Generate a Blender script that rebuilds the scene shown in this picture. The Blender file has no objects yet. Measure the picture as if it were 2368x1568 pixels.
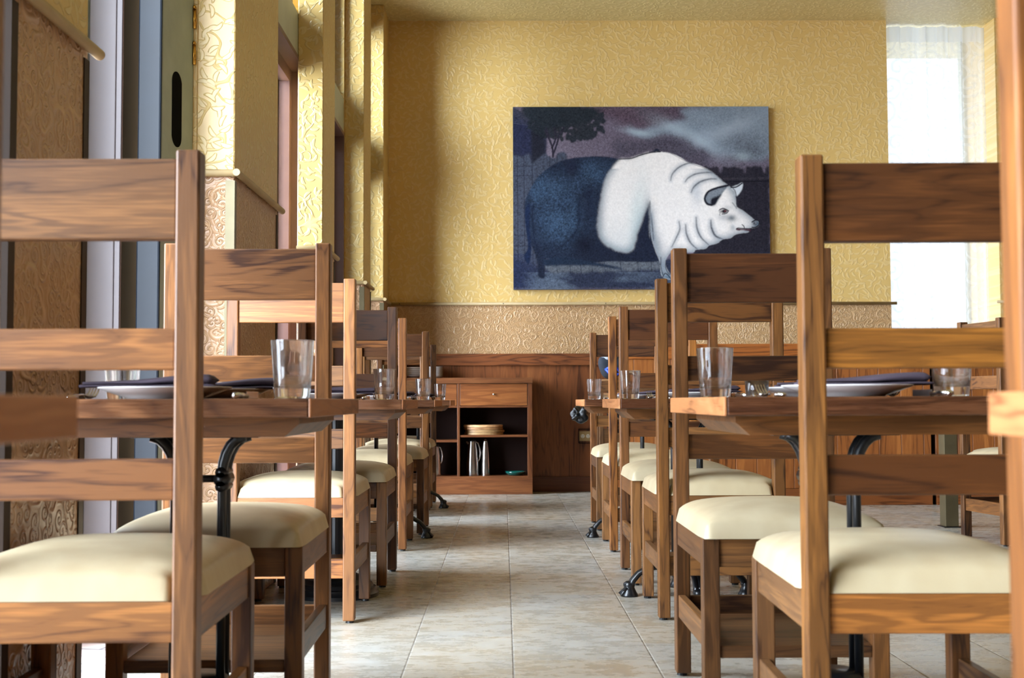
import bpy, bmesh, math, random
import numpy as np
from mathutils import Vector, Matrix

# ------------------------------------------------------------------ scene, camera, world
S = bpy.context.scene
C = S.collection
R = math.radians
S.view_settings.view_transform = 'Standard'
S.view_settings.look = 'None'
S.view_settings.gamma = 1.0
S.view_settings.use_curve_mapping = False
S.view_settings.exposure = 0.26
S.cycles.use_denoising = True
S.cycles.max_bounces = 10
S.cycles.diffuse_bounces = 6
S.cycles.glossy_bounces = 4
S.cycles.transmission_bounces = 8
S.cycles.transparent_max_bounces = 12
S.cycles.caustics_reflective = False
S.cycles.caustics_refractive = False
S.cycles.sample_clamp_indirect = 6.0

cam_d = bpy.data.cameras.new('camera')
cam = bpy.data.objects.new('camera', cam_d)
C.objects.link(cam)
F = 2900.0
cam_d.sensor_width = 36.0
cam_d.lens = 36.0 * F / 2368.0
cam_d.clip_start = 0.05
cam_d.dof.use_dof = True
cam_d.dof.focus_distance = 5.2
cam_d.dof.aperture_fstop = 7.1
cam.matrix_world = (Matrix.Translation((0, 0, 0.75)) @ Matrix.Rotation(-math.atan(20 / F), 4, 'Z')
                    @ Matrix.Rotation(math.pi / 2 + math.atan(143 / F), 4, 'X') @ Matrix.Rotation(-0.0034, 4, 'Z'))
S.camera = cam

W = bpy.data.worlds.new('overcast_sky')
S.world = W
W.use_nodes = True
wt = W.node_tree
wtc = wt.nodes.new('ShaderNodeTexCoord')
wdot = wt.nodes.new('ShaderNodeVectorMath'); wdot.operation = 'DOT_PRODUCT'
wt.links.new(wtc.outputs['Generated'], wdot.inputs[0])
wdot.inputs[1].default_value = Vector((-0.72, -0.62, 0.32)).normalized()   # bright thin cloud around the hidden sun
wmr = wt.nodes.new('ShaderNodeMapRange'); wmr.interpolation_type = 'SMOOTHSTEP'
wmr.inputs['From Min'].default_value = 0.25; wmr.inputs['From Max'].default_value = 1.0
wmr.inputs['To Min'].default_value = 2.0; wmr.inputs['To Max'].default_value = 26.0
wt.links.new(wdot.outputs['Value'], wmr.inputs['Value'])
wt.links.new(wmr.outputs[0], wt.nodes['Background'].inputs[1])
wt.nodes['Background'].inputs[0].default_value = (0.80, 0.92, 1.06, 1)
W.cycles.sampling_method = 'MANUAL'; W.cycles.sample_map_resolution = 512

def portal(name, loc, rot, sx, sy):
    l = bpy.data.lights.new(name, 'AREA')
    l.shape = 'RECTANGLE'; l.size = sx; l.size_y = sy
    l.cycles.is_portal = True
    o = bpy.data.objects.new(name, l); C.objects.link(o)
    o.location = loc; o.rotation_euler = rot
# light portals in the window openings of the left front and the curtained bay
for k, (a, b) in enumerate(((-2.9, 2.41), (2.86, 4.43), (5.28, 6.85), (7.07, 8.53), (9.0, 9.975))):
    portal('portal_left_%d' % k, (-1.24, (a + b) / 2, 1.9), (0, R(-90), 0), 3.7, b - a)
portal('portal_bay', (3.66, 11.15, 2.2), (R(-90), 0, 0), 0.9, 3.4)

# ------------------------------------------------------------------ materials
def lin(r, g, b):
    f = lambda c: ((c / 255.0) / 12.92) if c / 255.0 <= 0.04045 else (((c / 255.0) + 0.055) / 1.055) ** 2.4
    return (f(r), f(g), f(b), 1.0)

class NT:
    def __init__(s, name):
        s.m = bpy.data.materials.new(name); s.m.use_nodes = True
        s.t = s.m.node_tree; s.n = s.t.nodes; s.b = s.n['Principled BSDF']; s.out = s.n['Material Output']
    def add(s, typ, **kw):
        n = s.n.new(typ)
        for k, v in kw.items():
            setattr(n, k, v)
        return n
    def set(s, sock, v):
        if isinstance(v, bpy.types.NodeSocket): s.t.links.new(v, sock)
        elif v is not None: sock.default_value = v
    def math(s, op, a, b=None, c=None):
        n = s.add('ShaderNodeMath', operation=op)
        s.set(n.inputs[0], a)
        if b is not None: s.set(n.inputs[1], b)
        if c is not None: s.set(n.inputs[2], c)
        return n.outputs[0]
    def vmath(s, op, a, b=None, out=0):
        n = s.add('ShaderNodeVectorMath', operation=op)
        s.set(n.inputs[0], a)
        if b is not None: s.set(n.inputs[1], b)
        return n.outputs[out]
    def coord(s, w='Object'):
        return s.add('ShaderNodeTexCoord').outputs[w]
    def mapping(s, v, scale=(1, 1, 1), loc=(0, 0, 0), rot=(0, 0, 0)):
        n = s.add('ShaderNodeMapping')
        s.set(n.inputs['Vector'], v); n.inputs['Scale'].default_value = scale
        n.inputs['Location'].default_value = loc; n.inputs['Rotation'].default_value = rot
        return n.outputs[0]
    def noise(s, v, scale, detail=3, rough=0.5, dist=0.0, out=0):
        n = s.add('ShaderNodeTexNoise')
        s.set(n.inputs['Vector'], v); n.inputs['Scale'].default_value = scale
        n.inputs['Detail'].default_value = detail; n.inputs['Roughness'].default_value = rough
        n.inputs['Distortion'].default_value = dist
        return n.outputs[out]
    def ramp(s, f, stops, interp='LINEAR'):
        n = s.add('ShaderNodeValToRGB'); n.color_ramp.interpolation = interp
        e = n.color_ramp.elements
        while len(e) < len(stops): e.new(0.5)
        for i, (p, c) in enumerate(stops):
            e[i].position = p; e[i].color = c if len(c) == 4 else (*c, 1)
        s.set(n.inputs[0], f)
        return n.outputs[0]
    def mix(s, f, a, b, blend='MIX'):
        n = s.add('ShaderNodeMix', data_type='RGBA', blend_type=blend)
        s.set(n.inputs[0], f); s.set(n.inputs[6], a); s.set(n.inputs[7], b)
        return n.outputs[2]
    def sep(s, v):
        n = s.add('ShaderNodeSeparateXYZ'); s.set(n.inputs[0], v); return n.outputs
    def comb(s, x, y, z):
        n = s.add('ShaderNodeCombineXYZ')
        for i, a in enumerate((x, y, z)): s.set(n.inputs[i], a)
        return n.outputs[0]
    def bump(s, h, strength, dist):
        n = s.add('ShaderNodeBump'); n.inputs['Strength'].default_value = strength
        n.inputs['Distance'].default_value = dist; s.set(n.inputs['Height'], h)
        s.set(s.b.inputs['Normal'], n.outputs[0]); return n.outputs[0]
    def pbr(s, col=None, rough=None, metal=None, spec=None):
        if col is not None: s.set(s.b.inputs['Base Color'], col)
        if rough is not None: s.set(s.b.inputs['Roughness'], rough)
        if metal is not None: s.set(s.b.inputs['Metallic'], metal)
        if spec is not None: s.set(s.b.inputs['Specular IOR Level'], spec)
        return s.m

def plain(name, rgb, rough=0.5, metal=0.0, spec=0.5, var=0.0):
    n = NT(name)
    col = lin(*rgb)
    if var:
        k = n.noise(n.coord(), 9, 4)
        d = tuple(c * (1 - var) for c in col[:3]) + (1,)
        u = tuple(min(1, c * (1 + var)) for c in col[:3]) + (1,)
        col = n.ramp(k, [(0.3, d), (0.7, u)])
    return n.pbr(col, rough, metal, spec)

def wood(name, axis, dark=(60, 38, 26), mid=(110, 77, 47), light=(158, 112, 66), rough=0.42, scale=1.0, tinted=True):
    n = NT(name)
    co = n.coord('Object')
    oi = n.add('ShaderNodeObjectInfo')
    off = n.math('MULTIPLY', oi.outputs['Random'], 37.0)
    v = n.vmath('ADD', co, n.comb(off, off, off))
    sc = [1.0, 1.0, 1.0]; sc['XYZ'.index(axis)] = 0.11
    st = n.mapping(v, tuple(c * scale for c in sc))
    w = n.noise(st, 4.0, 2, 0.5, 0.4, out=1)
    d = n.vmath('ADD', st, n.vmath('MULTIPLY', n.vmath('SUBTRACT', w, (0.5, 0.5, 0.5)), (0.22, 0.22, 0.22)))
    rings = n.noise(d, 20.0, 2, 0.5, 0.3)
    band = n.math('ABSOLUTE', n.math('SINE', n.math('MULTIPLY', rings, 17.0)))
    broad = n.noise(st, 9.0, 2, 0.5)
    sc2 = [7.0, 7.0, 7.0]; sc2['XYZ'.index(axis)] = 0.22
    fine = n.noise(n.mapping(v, tuple(sc2)), 45.0, 2, 0.7)
    f = n.math('ADD', n.math('MULTIPLY', band, 0.22), n.math('MULTIPLY', broad, 0.66))
    f = n.math('ADD', f, n.math('MULTIPLY', n.math('SUBTRACT', fine, 0.5), 0.34))
    col = n.ramp(f, [(0.25, lin(*dark)), (0.42, lin(*mid)), (0.52, lin(*mid)), (0.74, lin(*light))])
    if tinted:
        col = n.mix(1.0, col, oi.outputs['Color'], 'MULTIPLY')
    n.bump(fine, 0.12, 0.002)
    return n.pbr(col, n.math('ADD', n.math('MULTIPLY', fine, 0.16), rough - 0.08), 0.0, 0.42)

def emboss_paper(name, base, hi, scroll, size, strength, plane):
    """embossed wallpaper; plane = which two object axes carry the pattern"""
    n = NT(name)
    x, y, z = n.sep(n.coord('Object'))
    if plane == 'XZ': a, b = x, z
    elif plane == 'YZ': a, b = y, z
    elif plane == 'XY': a, b = x, y
    else: a, b = n.math('ADD', x, y), z
    p = n.comb(a, b, 0.0)
    ps = n.vmath('MULTIPLY', p, (1.0 / size,) * 3)
    # wandering stems
    wob = n.noise(ps, 0.55, 1, 0.4, 0.0, out=1)
    pw = n.vmath('ADD', ps, n.vmath('MULTIPLY', n.vmath('SUBTRACT', wob, (0.5, 0.5, 0.5)), (1.5, 1.5, 0)))
    hs = []
    for k, (sc, rnd) in enumerate(((1.0, 0.75), (1.9, 0.9)) if scroll > .5 else ((1.25, 0.8), (1.9, 0.9))):
        vo = n.add('ShaderNodeTexVoronoi', voronoi_dimensions='2D', feature='F1')
        n.set(vo.inputs['Vector'], n.vmath('ADD', pw if (k == 0 and scroll > .5) else ps, (k * 7.3, k * 3.1, 0)))
        vo.inputs['Scale'].default_value = sc; vo.inputs['Randomness'].default_value = rnd
        src = n.vmath('ADD', pw if (k == 0 and scroll > .5) else ps, (k * 7.3, k * 3.1, 0))
        dv = n.vmath('SUBTRACT', src, vo.outputs['Position'])
        dx, dy, _ = n.sep(dv)
        cr, cg, cb = n.sep(vo.outputs['Color'])
        r = n.vmath('LENGTH', dv, out=1)
        th = n.math('ARCTAN2', dy, dx)
        hand = n.math('SUBTRACT', n.math('MULTIPLY', n.math('GREATER_THAN', cr, 0.5), 2.0), 1.0)
        if scroll > 0.5:
            # curl: a rolled tendril around the cell centre
            ph = n.math('ADD', n.math('MULTIPLY', n.math('MULTIPLY', th, hand), 1.0 if scroll > .5 else 2.0),
                        n.math('ADD', n.math('MULTIPLY', n.math('POWER', r, 0.7), 15.0 * sc), n.math('MULTIPLY', cg, 6.28)))
            h = n.math('SINE', ph)
            h = n.math('SMOOTH_MAX', h, 0.0, 0.35)
            fade = n.ramp(r, [(0.0, (1, 1, 1)), (0.42 / sc, (1, 1, 1)), (0.62 / sc, (0.25, 0.25, 0.25))])
            h = n.math('MULTIPLY', h, fade)
        else:
            # leaf: rotated almond
            an = n.math('MULTIPLY', cg, 6.28)
            ca, sa = n.math('COSINE', an), n.math('SINE', an)
            u = n.math('ADD', n.math('MULTIPLY', dx, ca), n.math('MULTIPLY', dy, sa))
            w_ = n.math('SUBTRACT', n.math('MULTIPLY', dy, ca), n.math('MULTIPLY', dx, sa))
            w_ = n.math('ADD', w_, n.math('MULTIPLY', n.math('MULTIPLY', u, u), 1.2))
            q = n.math('ADD', n.math('MULTIPLY', n.math('MULTIPLY', u, u), 14.0), n.math('MULTIPLY', n.math('MULTIPLY', w_, w_), 120.0))
            h = n.ramp(q, [(0.0, (1, 1, 1)), (0.55, (0.85, 0.85, 0.85)), (1.0, (0, 0, 0))])
        hs.append(h)
    if scroll > .5:
        h = n.math('MAXIMUM', n.math('MULTIPLY', hs[0], 0.8), hs[1])
    else:
        ns = n.noise(ps, 0.62, 1, 0.4)
        stem = n.ramp(n.math('ABSOLUTE', n.math('SINE', n.math('MULTIPLY', ns, 17.0))), [(0.0, (0.8, 0.8, 0.8)), (0.16, (0.5, 0.5, 0.5)), (0.26, (0, 0, 0))])
        h = n.math('MAXIMUM', n.math('MAXIMUM', hs[0], hs[1]), stem)
    grain = n.noise(p, 260, 2)
    h2 = n.math('ADD', h, n.math('MULTIPLY', grain, 0.05))
    col = n.mix(h, lin(*base), lin(*hi))
    n.bump(h2, strength, 0.006)
    return n.pbr(col, 0.34, 0.0, 0.55)

M = {}
for ax in 'XYZ':
    M['wood' + ax] = wood('walnut_' + ax.lower(), ax)
    M['panel' + ax] = wood('walnut_panelling_' + ax.lower(), ax, (78, 46, 28), (122, 77, 46), (154, 104, 64), rough=0.4, scale=0.7)
M['top'] = wood('walnut_table_wood', 'X', (52, 32, 24), (98, 64, 42), (160, 112, 76), rough=0.28)
M['topY'] = wood('walnut_table_end_wood', 'Y', (120, 76, 48), (176, 122, 80), (206, 156, 112), rough=0.35)
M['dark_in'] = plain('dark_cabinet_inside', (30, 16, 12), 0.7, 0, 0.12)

def leather():
    n = NT('cream_vinyl')
    co = n.coord()
    v = n.noise(co, 240, 2); w = n.noise(n.mapping(co, (1, 1, 0.3)), 14, 2)
    col = n.ramp(w, [(0.3, lin(192, 173, 138)), (0.7, lin(204, 188, 154))])
    n.bump(n.math('ADD', n.math('MULTIPLY', v, 0.12), w), 0.10, 0.01)
    return n.pbr(col, 0.36, 0.0, 0.5)
M['vinyl'] = leather()
M['iron'] = plain('black_cast_iron', (16, 17, 20), 0.32, 0.0, 0.6)
M['rubber'] = plain('black_glide', (14, 14, 15), 0.5)
M['void'] = plain('black_recess', (6, 6, 7), 0.95, 0, 0.05)
M['rail'] = plain('champagne_rail', (180, 156, 112), 0.5, 0.0, 0.5, 0.08)
M['guard'] = plain('brushed_brass_guard', (112, 102, 76), 0.42, 0.5, 0.5, 0.15)
M['paper_far'] = emboss_paper('yellow_embossed_paper', (222, 187, 116), (228, 198, 136), 0.0, 0.105, 0.36, 'XZ')
M['paper_pillar'] = emboss_paper('yellow_pillar_paper', (216, 184, 114), (221, 196, 136), 0.0, 0.10, 0.55, 'XY+')
M['paper_low'] = emboss_paper('tan_scrolled_paper', (190, 150, 104), (208, 172, 128), 1.0, 0.078, 0.7, 'XZ')
M['paper_low_pillar'] = emboss_paper('tan_scrolled_pillar_paper', (190, 148, 108), (208, 170, 132), 1.0, 0.085, 0.8, 'XY+')
M['ceiling'] = emboss_paper('embossed_ceiling_paper', (206, 190, 132), (222, 208, 156), 0.0, 0.10, 0.4, 'XY')
M['pale_green'] = plain('pale_grey_green_paint', (196, 200, 182), 0.5, 0, 0.4, 0.05)
M['mauve'] = plain('mauve_brown_frame_paint', (120, 92, 86), 0.38, 0, 0.5, 0.05)
M['lilac'] = plain('lilac_grey_frame_paint', (106, 98, 100), 0.45, 0, 0.5, 0.04)
M['teal'] = plain('weathered_grey_teal_paint', (150, 160, 152), 0.5, 0, 0.4, 0.1)
M['navy'] = plain('navy_edge_paint', (12, 20, 30), 0.5, 0, 0.3, 0.15)
M['post_side_shade'] = plain('shaded_post_side_brown', (70, 52, 44), 0.85, 0, 0.08)
M['guard_dark'] = plain('shaded_brass_guard', (58, 44, 34), 0.6, 0.1, 0.3)  # darker copy of the guard brass, with aisle-side shade in its colour
M['brass'] = plain('polished_brass', (200, 150, 70), 0.22, 1.0)
M['steel'] = plain('brushed_steel', (205, 200, 195), 0.22, 1.0)
M['silver'] = plain('silver_cutlery', (225, 222, 220), 0.16, 1.0)
M['china'] = plain('white_china', (232, 228, 226), 0.16, 0, 0.6)
M['napkin'] = plain('aubergine_napkin_cloth', (72, 62, 72), 0.85, 0, 0.2, 0.15)
M['black_plastic'] = plain('black_plastic_film', (6, 9, 13), 0.32, 0, 0.5)
M['grey_cloth'] = plain('charcoal_cloth', (40, 44, 52), 0.8, 0, 0.2, 0.2)
M['white_cloth'] = plain('pale_grey_cloth', (190, 196, 206), 0.8, 0, 0.2, 0.1)
M['blue'] = plain('royal_blue_ribbon', (28, 66, 176), 0.4)
M['outlet_tan'] = plain('tan_outlet_plate', (168, 138, 92), 0.4)
M['outlet_white'] = plain('ivory_receptacle', (222, 214, 196), 0.4)
M['board'] = wood('serving_board_wood', 'X', (120, 84, 60), (196, 150, 104), (226, 188, 140), rough=0.5)
M['green_glass'] = plain('green_glass', (16, 84, 76), 0.1, 0, 0.8)

def glass():
    n = NT('clear_tumbler_glass')
    n.b.inputs['Transmission Weight'].default_value = 1.0
    n.b.inputs['IOR'].default_value = 1.45
    n.pbr((1, 1, 1, 1), 0.0)
    tr = n.add('ShaderNodeBsdfTransparent'); mx = n.add('ShaderNodeMixShader'); mx.inputs[0].default_value = 0.18
    n.t.links.new(n.b.outputs[0], mx.inputs[1]); n.t.links.new(tr.outputs[0], mx.inputs[2]); n.t.links.new(mx.outputs[0], n.out.inputs[0])
    return n.m
M['glass'] = glass()
def pane():
    n = NT('window_glass')
    tr = n.add('ShaderNodeBsdfTransparent'); gl = n.add('ShaderNodeBsdfGlossy'); gl.inputs['Roughness'].default_value = 0.02
    fr = n.add('ShaderNodeFresnel'); fr.inputs[0].default_value = 1.3
    mx = n.add('ShaderNodeMixShader')
    n.t.links.new(fr.outputs[0], mx.inputs[0]); n.t.links.new(tr.outputs[0], mx.inputs[1]); n.t.links.new(gl.outputs[0], mx.inputs[2])
    n.t.links.new(mx.outputs[0], n.out.inputs[0]); n.n.remove(n.b)
    return n.m
M['pane'] = pane()
def sheer():
    n = NT('sheer_lace_curtain')
    x, y, z = n.sep(n.coord())
    p = n.comb(x, z, 0)
    vo = n.add('ShaderNodeTexVoronoi', voronoi_dimensions='2D'); vo.inputs['Scale'].default_value = 5.5
    n.set(vo.inputs['Vector'], p)
    dv = n.vmath('SUBTRACT', p, vo.outputs['Position'])
    dx, dy, _ = n.sep(dv); r = n.vmath('LENGTH', dv, out=1)
    h = n.math('SINE', n.math('ADD', n.math('ARCTAN2', dy, dx), n.math('MULTIPLY', r, 90)))
    lace = n.ramp(h, [(0.35, (0, 0, 0)), (0.6, (1, 1, 1))])
    hem = n.math('GREATER_THAN', z, 3.80)
    dens = n.math('MAXIMUM', n.math('MULTIPLY', lace, 0.45), n.math('MULTIPLY', hem, 0.8))
    dif = n.add('ShaderNodeBsdfDiffuse'); dif.inputs[0].default_value = (0.72, 0.75, 0.80, 1)
    tl = n.add('ShaderNodeBsdfTranslucent'); tl.inputs[0].default_value = (0.74, 0.78, 0.84, 1)
    tr = n.add('ShaderNodeBsdfTransparent')
    m1 = n.add('ShaderNodeMixShader'); m1.inputs[0].default_value = 0.5
    n.t.links.new(dif.outputs[0], m1.inputs[1]); n.t.links.new(tl.outputs[0], m1.inputs[2])
    m2 = n.add('ShaderNodeMixShader')
    n.set(m2.inputs[0], n.math('ADD', n.math('MULTIPLY', dens, 0.36), 0.62))
    n.t.links.new(tr.outputs[0], m2.inputs[1]); n.t.links.new(m1.outputs[0], m2.inputs[2])
    n.t.links.new(m2.outputs[0], n.out.inputs[0]); n.n.remove(n.b)
    return n.m
M['sheer'] = sheer()

def floor_mat():
    n = NT('travertine_tiles')
    co = n.coord(); x, y, z = n.sep(co)
    per = 0.712
    xs = n.math('DIVIDE', n.math('ADD', x, 0.28 + 14 * per), per)
    xi = n.math('FLOOR', xs); xf = n.math('MULTIPLY', n.math('FRACT', xs), per)
    second = n.math('GREATER_THAN', xf, 0.306)
    xl = n.math('SUBTRACT', xf, n.math('MULTIPLY', second, 0.306))
    wid = n.math('ADD', 0.306, n.math('MULTIPLY', second, 0.100))
    dx = n.math('MINIMUM', xl, n.math('SUBTRACT', wid, xl))
    cid = n.math('ADD', n.math('MULTIPLY', xi, 2.0), second)
    yo = n.math('ADD', y, n.math('ADD', n.math('MULTIPLY', cid, 0.37), 10.0))
    ys = n.math('DIVIDE', yo, 0.61)
    yi = n.math('FLOOR', ys); yf = n.math('MULTIPLY', n.math('FRACT', ys), 0.61)
    dy = n.math('MINIMUM', yf, n.math('SUBTRACT', 0.61, yf))
    gx = n.math('SUBTRACT', 1.0, n.math('SMOOTH_MIN', n.math('DIVIDE', dx, 0.0038), 1.0, 0.2))
    gy = n.math('SUBTRACT', 1.0, n.math('SMOOTH_MIN', n.math('DIVIDE', dy, 0.0022), 1.0, 0.2))
    g = n.math('MAXIMUM', gx, n.math('MULTIPLY', gy, 0.45))
    wn = n.add('ShaderNodeTexWhiteNoise', noise_dimensions='2D'); n.set(wn.inputs['Vector'], n.comb(cid, yi, 0))
    tile = n.vmath('ADD', co, n.vmath('MULTIPLY', wn.outputs['Color'], (9, 9, 9)))
    a = n.noise(n.mapping(tile, (1.6, 1.0, 1)), 1.3, 3, 0.5, 0.3)
    b = n.noise(n.mapping(tile, (1.2, 2.2, 1)), 7, 9, 0.75, 0.2)
    c = n.ramp(a, [(0.30, lin(170, 154, 130)), (0.48, lin(173, 164, 147)), (0.65, lin(168, 165, 156))])
    wb = n.ramp(b, [(0.44, (0, 0, 0)), (0.80, (1, 1, 1))])
    c = n.mix(n.math('MULTIPLY', wb, 0.75), c, lin(206, 206, 202))
    tv = n.math('ADD', n.math('MULTIPLY', n.sep(wn.outputs['Color'])[0], 0.10), 0.94)
    c = n.mix(1.0, c, n.comb(tv, tv, tv), 'MULTIPLY')
    c = n.mix(n.math('MULTIPLY', g, 0.75), c, lin(150, 147, 142))
    n.bump(n.math('ADD', n.math('MULTIPLY', b, 0.35), n.math('MULTIPLY', g, -0.8)), 0.5, 0.004)
    return n.pbr(c, n.ramp(b, [(0.4, (0.22,) * 3), (0.7, (0.42,) * 3)]), 0, 0.5)
M['floor'] = floor_mat()
def brick():
    n = NT('pale_brick_paving')
    br = n.add('ShaderNodeTexBrick')
    n.set(br.inputs['Vector'], n.mapping(n.coord(), (1, 1, 1), rot=(0, 0, R(14))))
    br.inputs['Color1'].default_value = lin(196, 168, 162); br.inputs['Color2'].default_value = lin(206, 184, 176)
    br.inputs['Mortar'].default_value = lin(120, 116, 118)
    br.inputs['Scale'].default_value = 1.0; br.inputs['Brick Width'].default_value = 0.24
    br.inputs['Row Height'].default_value = 0.10; br.inputs['Mortar Size'].default_value = 0.006
    return n.pbr(br.outputs['Color'], 0.8)
M['brick'] = brick()

# ------------------------------------------------------------------ mesh helpers
def nb(): return bmesh.new()
def box(bm, x0, x1, y0, y1, z0, z1, bev=0.0, seg=2):
    vs = [bm.verts.new((x, y, z)) for x in (x0, x1) for y in (y0, y1) for z in (z0, z1)]
    fs = [(0, 1, 3, 2), (4, 6, 7, 5), (0, 4, 5, 1), (2, 3, 7, 6), (0, 2, 6, 4), (1, 5, 7, 3)]
    faces = [bm.faces.new([vs[i] for i in f]) for f in fs]
    if bev:
        es = list({e for f in faces for e in f.edges})
        bmesh.ops.bevel(bm, geom=es, offset=bev, segments=seg, affect='EDGES', profile=0.5)
    return faces
def lathe(bm, prof, cx=0, cy=0, z=0, n=32):
    rings = []
    for r, h in prof:
        if r < 1e-6: rings.append([bm.verts.new((cx, cy, z + h))])
        else: rings.append([bm.verts.new((cx + r * math.cos(2 * math.pi * i / n), cy + r * math.sin(2 * math.pi * i / n), z + h)) for i in range(n)])
    for a, b in zip(rings, rings[1:]):
        for i in range(n):
            j = (i + 1) % n
            if len(a) == 1 and len(b) == 1: continue
            if len(a) == 1: bm.faces.new((a[0], b[j], b[i]))
            elif len(b) == 1: bm.faces.new((a[i], a[j], b[0]))
            else: bm.faces.new((a[i], a[j], b[j], b[i]))
def tube(bm, pts, rad, n=10, flat=1.0):
    pts = [Vector(p) for p in pts]
    if not isinstance(rad, (list, tuple)): rad = [rad] * len(pts)
    rings = []; up = None
    for i, p in enumerate(pts):
        t = (pts[min(i + 1, len(pts) - 1)] - pts[max(i - 1, 0)]).normalized()
        if up is None:
            up = Vector((0, 0, 1)) if abs(t.z) < 0.9 else Vector((1, 0, 0))
        s = t.cross(up).normalized(); u = s.cross(t).normalized(); up = u
        rings.append([bm.verts.new(p + (s * math.cos(a) + u * math.sin(a) * flat) * rad[i]) for a in (2 * math.pi * k / n for k in range(n))])
    for a, b in zip(rings, rings[1:]):
        for k in range(n):
            bm.faces.new((a[k], a[(k + 1) % n], b[(k + 1) % n], b[k]))
    bm.faces.new(rings[0][::-1]); bm.faces.new(rings[-1])
def prism(bm, poly, h0, h1, axis='Z'):
    def mk(u, v, w): return {'Z': (u, v, w), 'Y': (u, w, v), 'X': (w, u, v)}[axis]
    a = [bm.verts.new(mk(u, v, h0)) for u, v in poly]; b = [bm.verts.new(mk(u, v, h1)) for u, v in poly]
    bm.faces.new(a[::-1]); bm.faces.new(b)
    for i in range(len(a)):
        j = (i + 1) % len(a); bm.faces.new((a[i], a[j], b[j], b[i]))
def obj(name, bm, mat, parent=None, smooth=False, color=None, auto=None):
    bmesh.ops.recalc_face_normals(bm, faces=bm.faces)
    me = bpy.data.meshes.new(name); bm.to_mesh(me); bm.free()
    me.materials.append(mat)
    if smooth or auto:
        for p in me.polygons: p.use_smooth = True
        if auto:
            me.set_sharp_from_angle(angle=R(auto))
    o = bpy.data.objects.new(name, me); C.objects.link(o)
    if parent: o.parent = parent
    if color: o.color = color
    return o
def tag(o, label, cat, group=None, kind=None):
    if label: o['label'] = label
    if cat: o['category'] = cat
    if group: o['group'] = group
    if kind: o['kind'] = kind
    return o
def thing(name, loc, label, cat, group=None, rz=0.0):
    o = bpy.data.objects.new(name, None); C.objects.link(o)
    o.empty_display_size = 0.05
    o.location = loc; o.rotation_euler = (0, 0, rz)
    return tag(o, label, cat, group)
def struct(name, bm, mat, parent=None, **k):
    o = obj(name, bm, mat, parent, **k)
    if not parent: o['kind'] = 'structure'
    return o
def dup(root, loc, rz, label, name=None):
    def cp(o, par):
        c = o.copy(); C.objects.link(c)
        if par is not None: c.parent = par
        for ch in [q for q in bpy.data.objects if q.parent == o]: cp(ch, c)
        return c
    r = cp(root, None)
    r.location = loc; r.rotation_euler = (0, 0, rz)
    r['label'] = label
    return r

# ------------------------------------------------------------------ the room
WY = 10.41; CZ = 3.945; XL = -0.955; XF = -1.09; RZ = 1.56
bm = nb(); box(bm, -1.12, 6.2, -3.2, 11.6, -0.12, 0.0); struct('floor', bm, M['floor'])
bm = nb(); box(bm, -7.5, -1.12, -4.5, 12.5, -0.13, -0.012)
tag(obj('brick_paving', bm, M['brick']), 'pale pinkish brick paving outside the open folding door', 'paving', kind='structure')
bm = nb(); box(bm, -1.22, 6.2, -3.2, 11.6, CZ, CZ + 0.15); struct('ceiling', bm, M['ceiling'])
bm = nb(); box(bm, -1.22, 6.2, -3.4, -3.2, 0, CZ); struct('wall_front', bm, plain('brown_front_wall', (84, 62, 44), 0.7))  # unseen end wall, added to shut out light from behind the camera
# far wall: upper yellow, lower tan above the wainscot
bm = nb(); box(bm, -1.2, 3.235, WY, WY + 0.2, RZ, CZ); struct('wall_back', bm, M['paper_far'])
bm = nb(); box(bm, -1.2, 3.235, WY - 0.004, WY + 0.2, 1.10, RZ); struct('wall_back', bm, M['paper_low'])
bm = nb(); box(bm, -1.2, 3.235, WY - 0.02, WY + 0.2, 0.0, 1.10); struct('wall_back', bm, M['panelZ'], color=(1.05, .88, .74, 1))
# panel joints, cap and baseboard
bm = nb(); box(bm, -1.1, 0.80, WY - 0.045, WY - 0.02, 1.043, 1.14, 0.003); struct('trim_1', bm, M['panelX'], color=(1.2, 1.0, .86, 1))
bm = nb(); box(bm, -1.1, 3.235, WY - 0.035, WY - 0.02, 0.0, 0.125, 0.002); struct('baseboard_back', bm, M['panelX'], color=(0.6, 0.45, 0.38, 1))
bm = nb()
tube(bm, [(-0.93, WY - 0.022, 1.556), (1.2, WY - 0.022, 1.555), (3.275, WY - 0.022, 1.551)], 0.013, 12)
rl = tag(obj('chair_rail', bm, M['rail'], smooth=True), 'long thin champagne coloured round rail across the back wall under the pig painting', 'rail')
for x in (-0.86, 0.0, 0.85, 1.7, 2.55):
    b2 = nb(); tube(b2, [(x, WY - 0.036, 1.556), (x, WY - 0.030, 1.556)], 0.004, 8)
    obj('screw', b2, M['rubber'], rl)
# right of the back wall: curtained window bay and pillar
bm = nb(); box(bm, 4.125, 4.45, 10.35, 11.2, 0, CZ); struct('wall_right', bm, M['paper_far'])
bm = nb(); tube(bm, [(4.09, 10.325, 1.556), (4.45, 10.325, 1.556)], 0.013, 12)
tag(obj('chair_rail', bm, M['rail'], smooth=True), 'short piece of pale round rail on the pillar at the right of the curtain', 'rail')
bm = nb(); box(bm, 4.45, 6.2, 11.1, 11.3, 0, CZ); struct('wall_right', bm, M['paper_far'])
bm = nb(); box(bm, 6.0, 6.2, -3.2, 11.3, 0, CZ); struct('wall_right', bm, plain('brown_side_wall', (84, 62, 44), 0.7))
bm = nb()   # bay window frame behind the curtain
box(bm, 3.2, 4.13, 11.0, 11.1, 0, 0.7)
for x in (3.2, 4.08): box(bm, x, x + 0.05, 11.0, 11.08, 0.7, CZ)
struct('window_1', bm, M['pale_green'])
bm = nb(); N = 160; vr = []
rnd = random.Random(4)
phs = [rnd.uniform(0, 6.28) for _ in range(6)]
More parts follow.
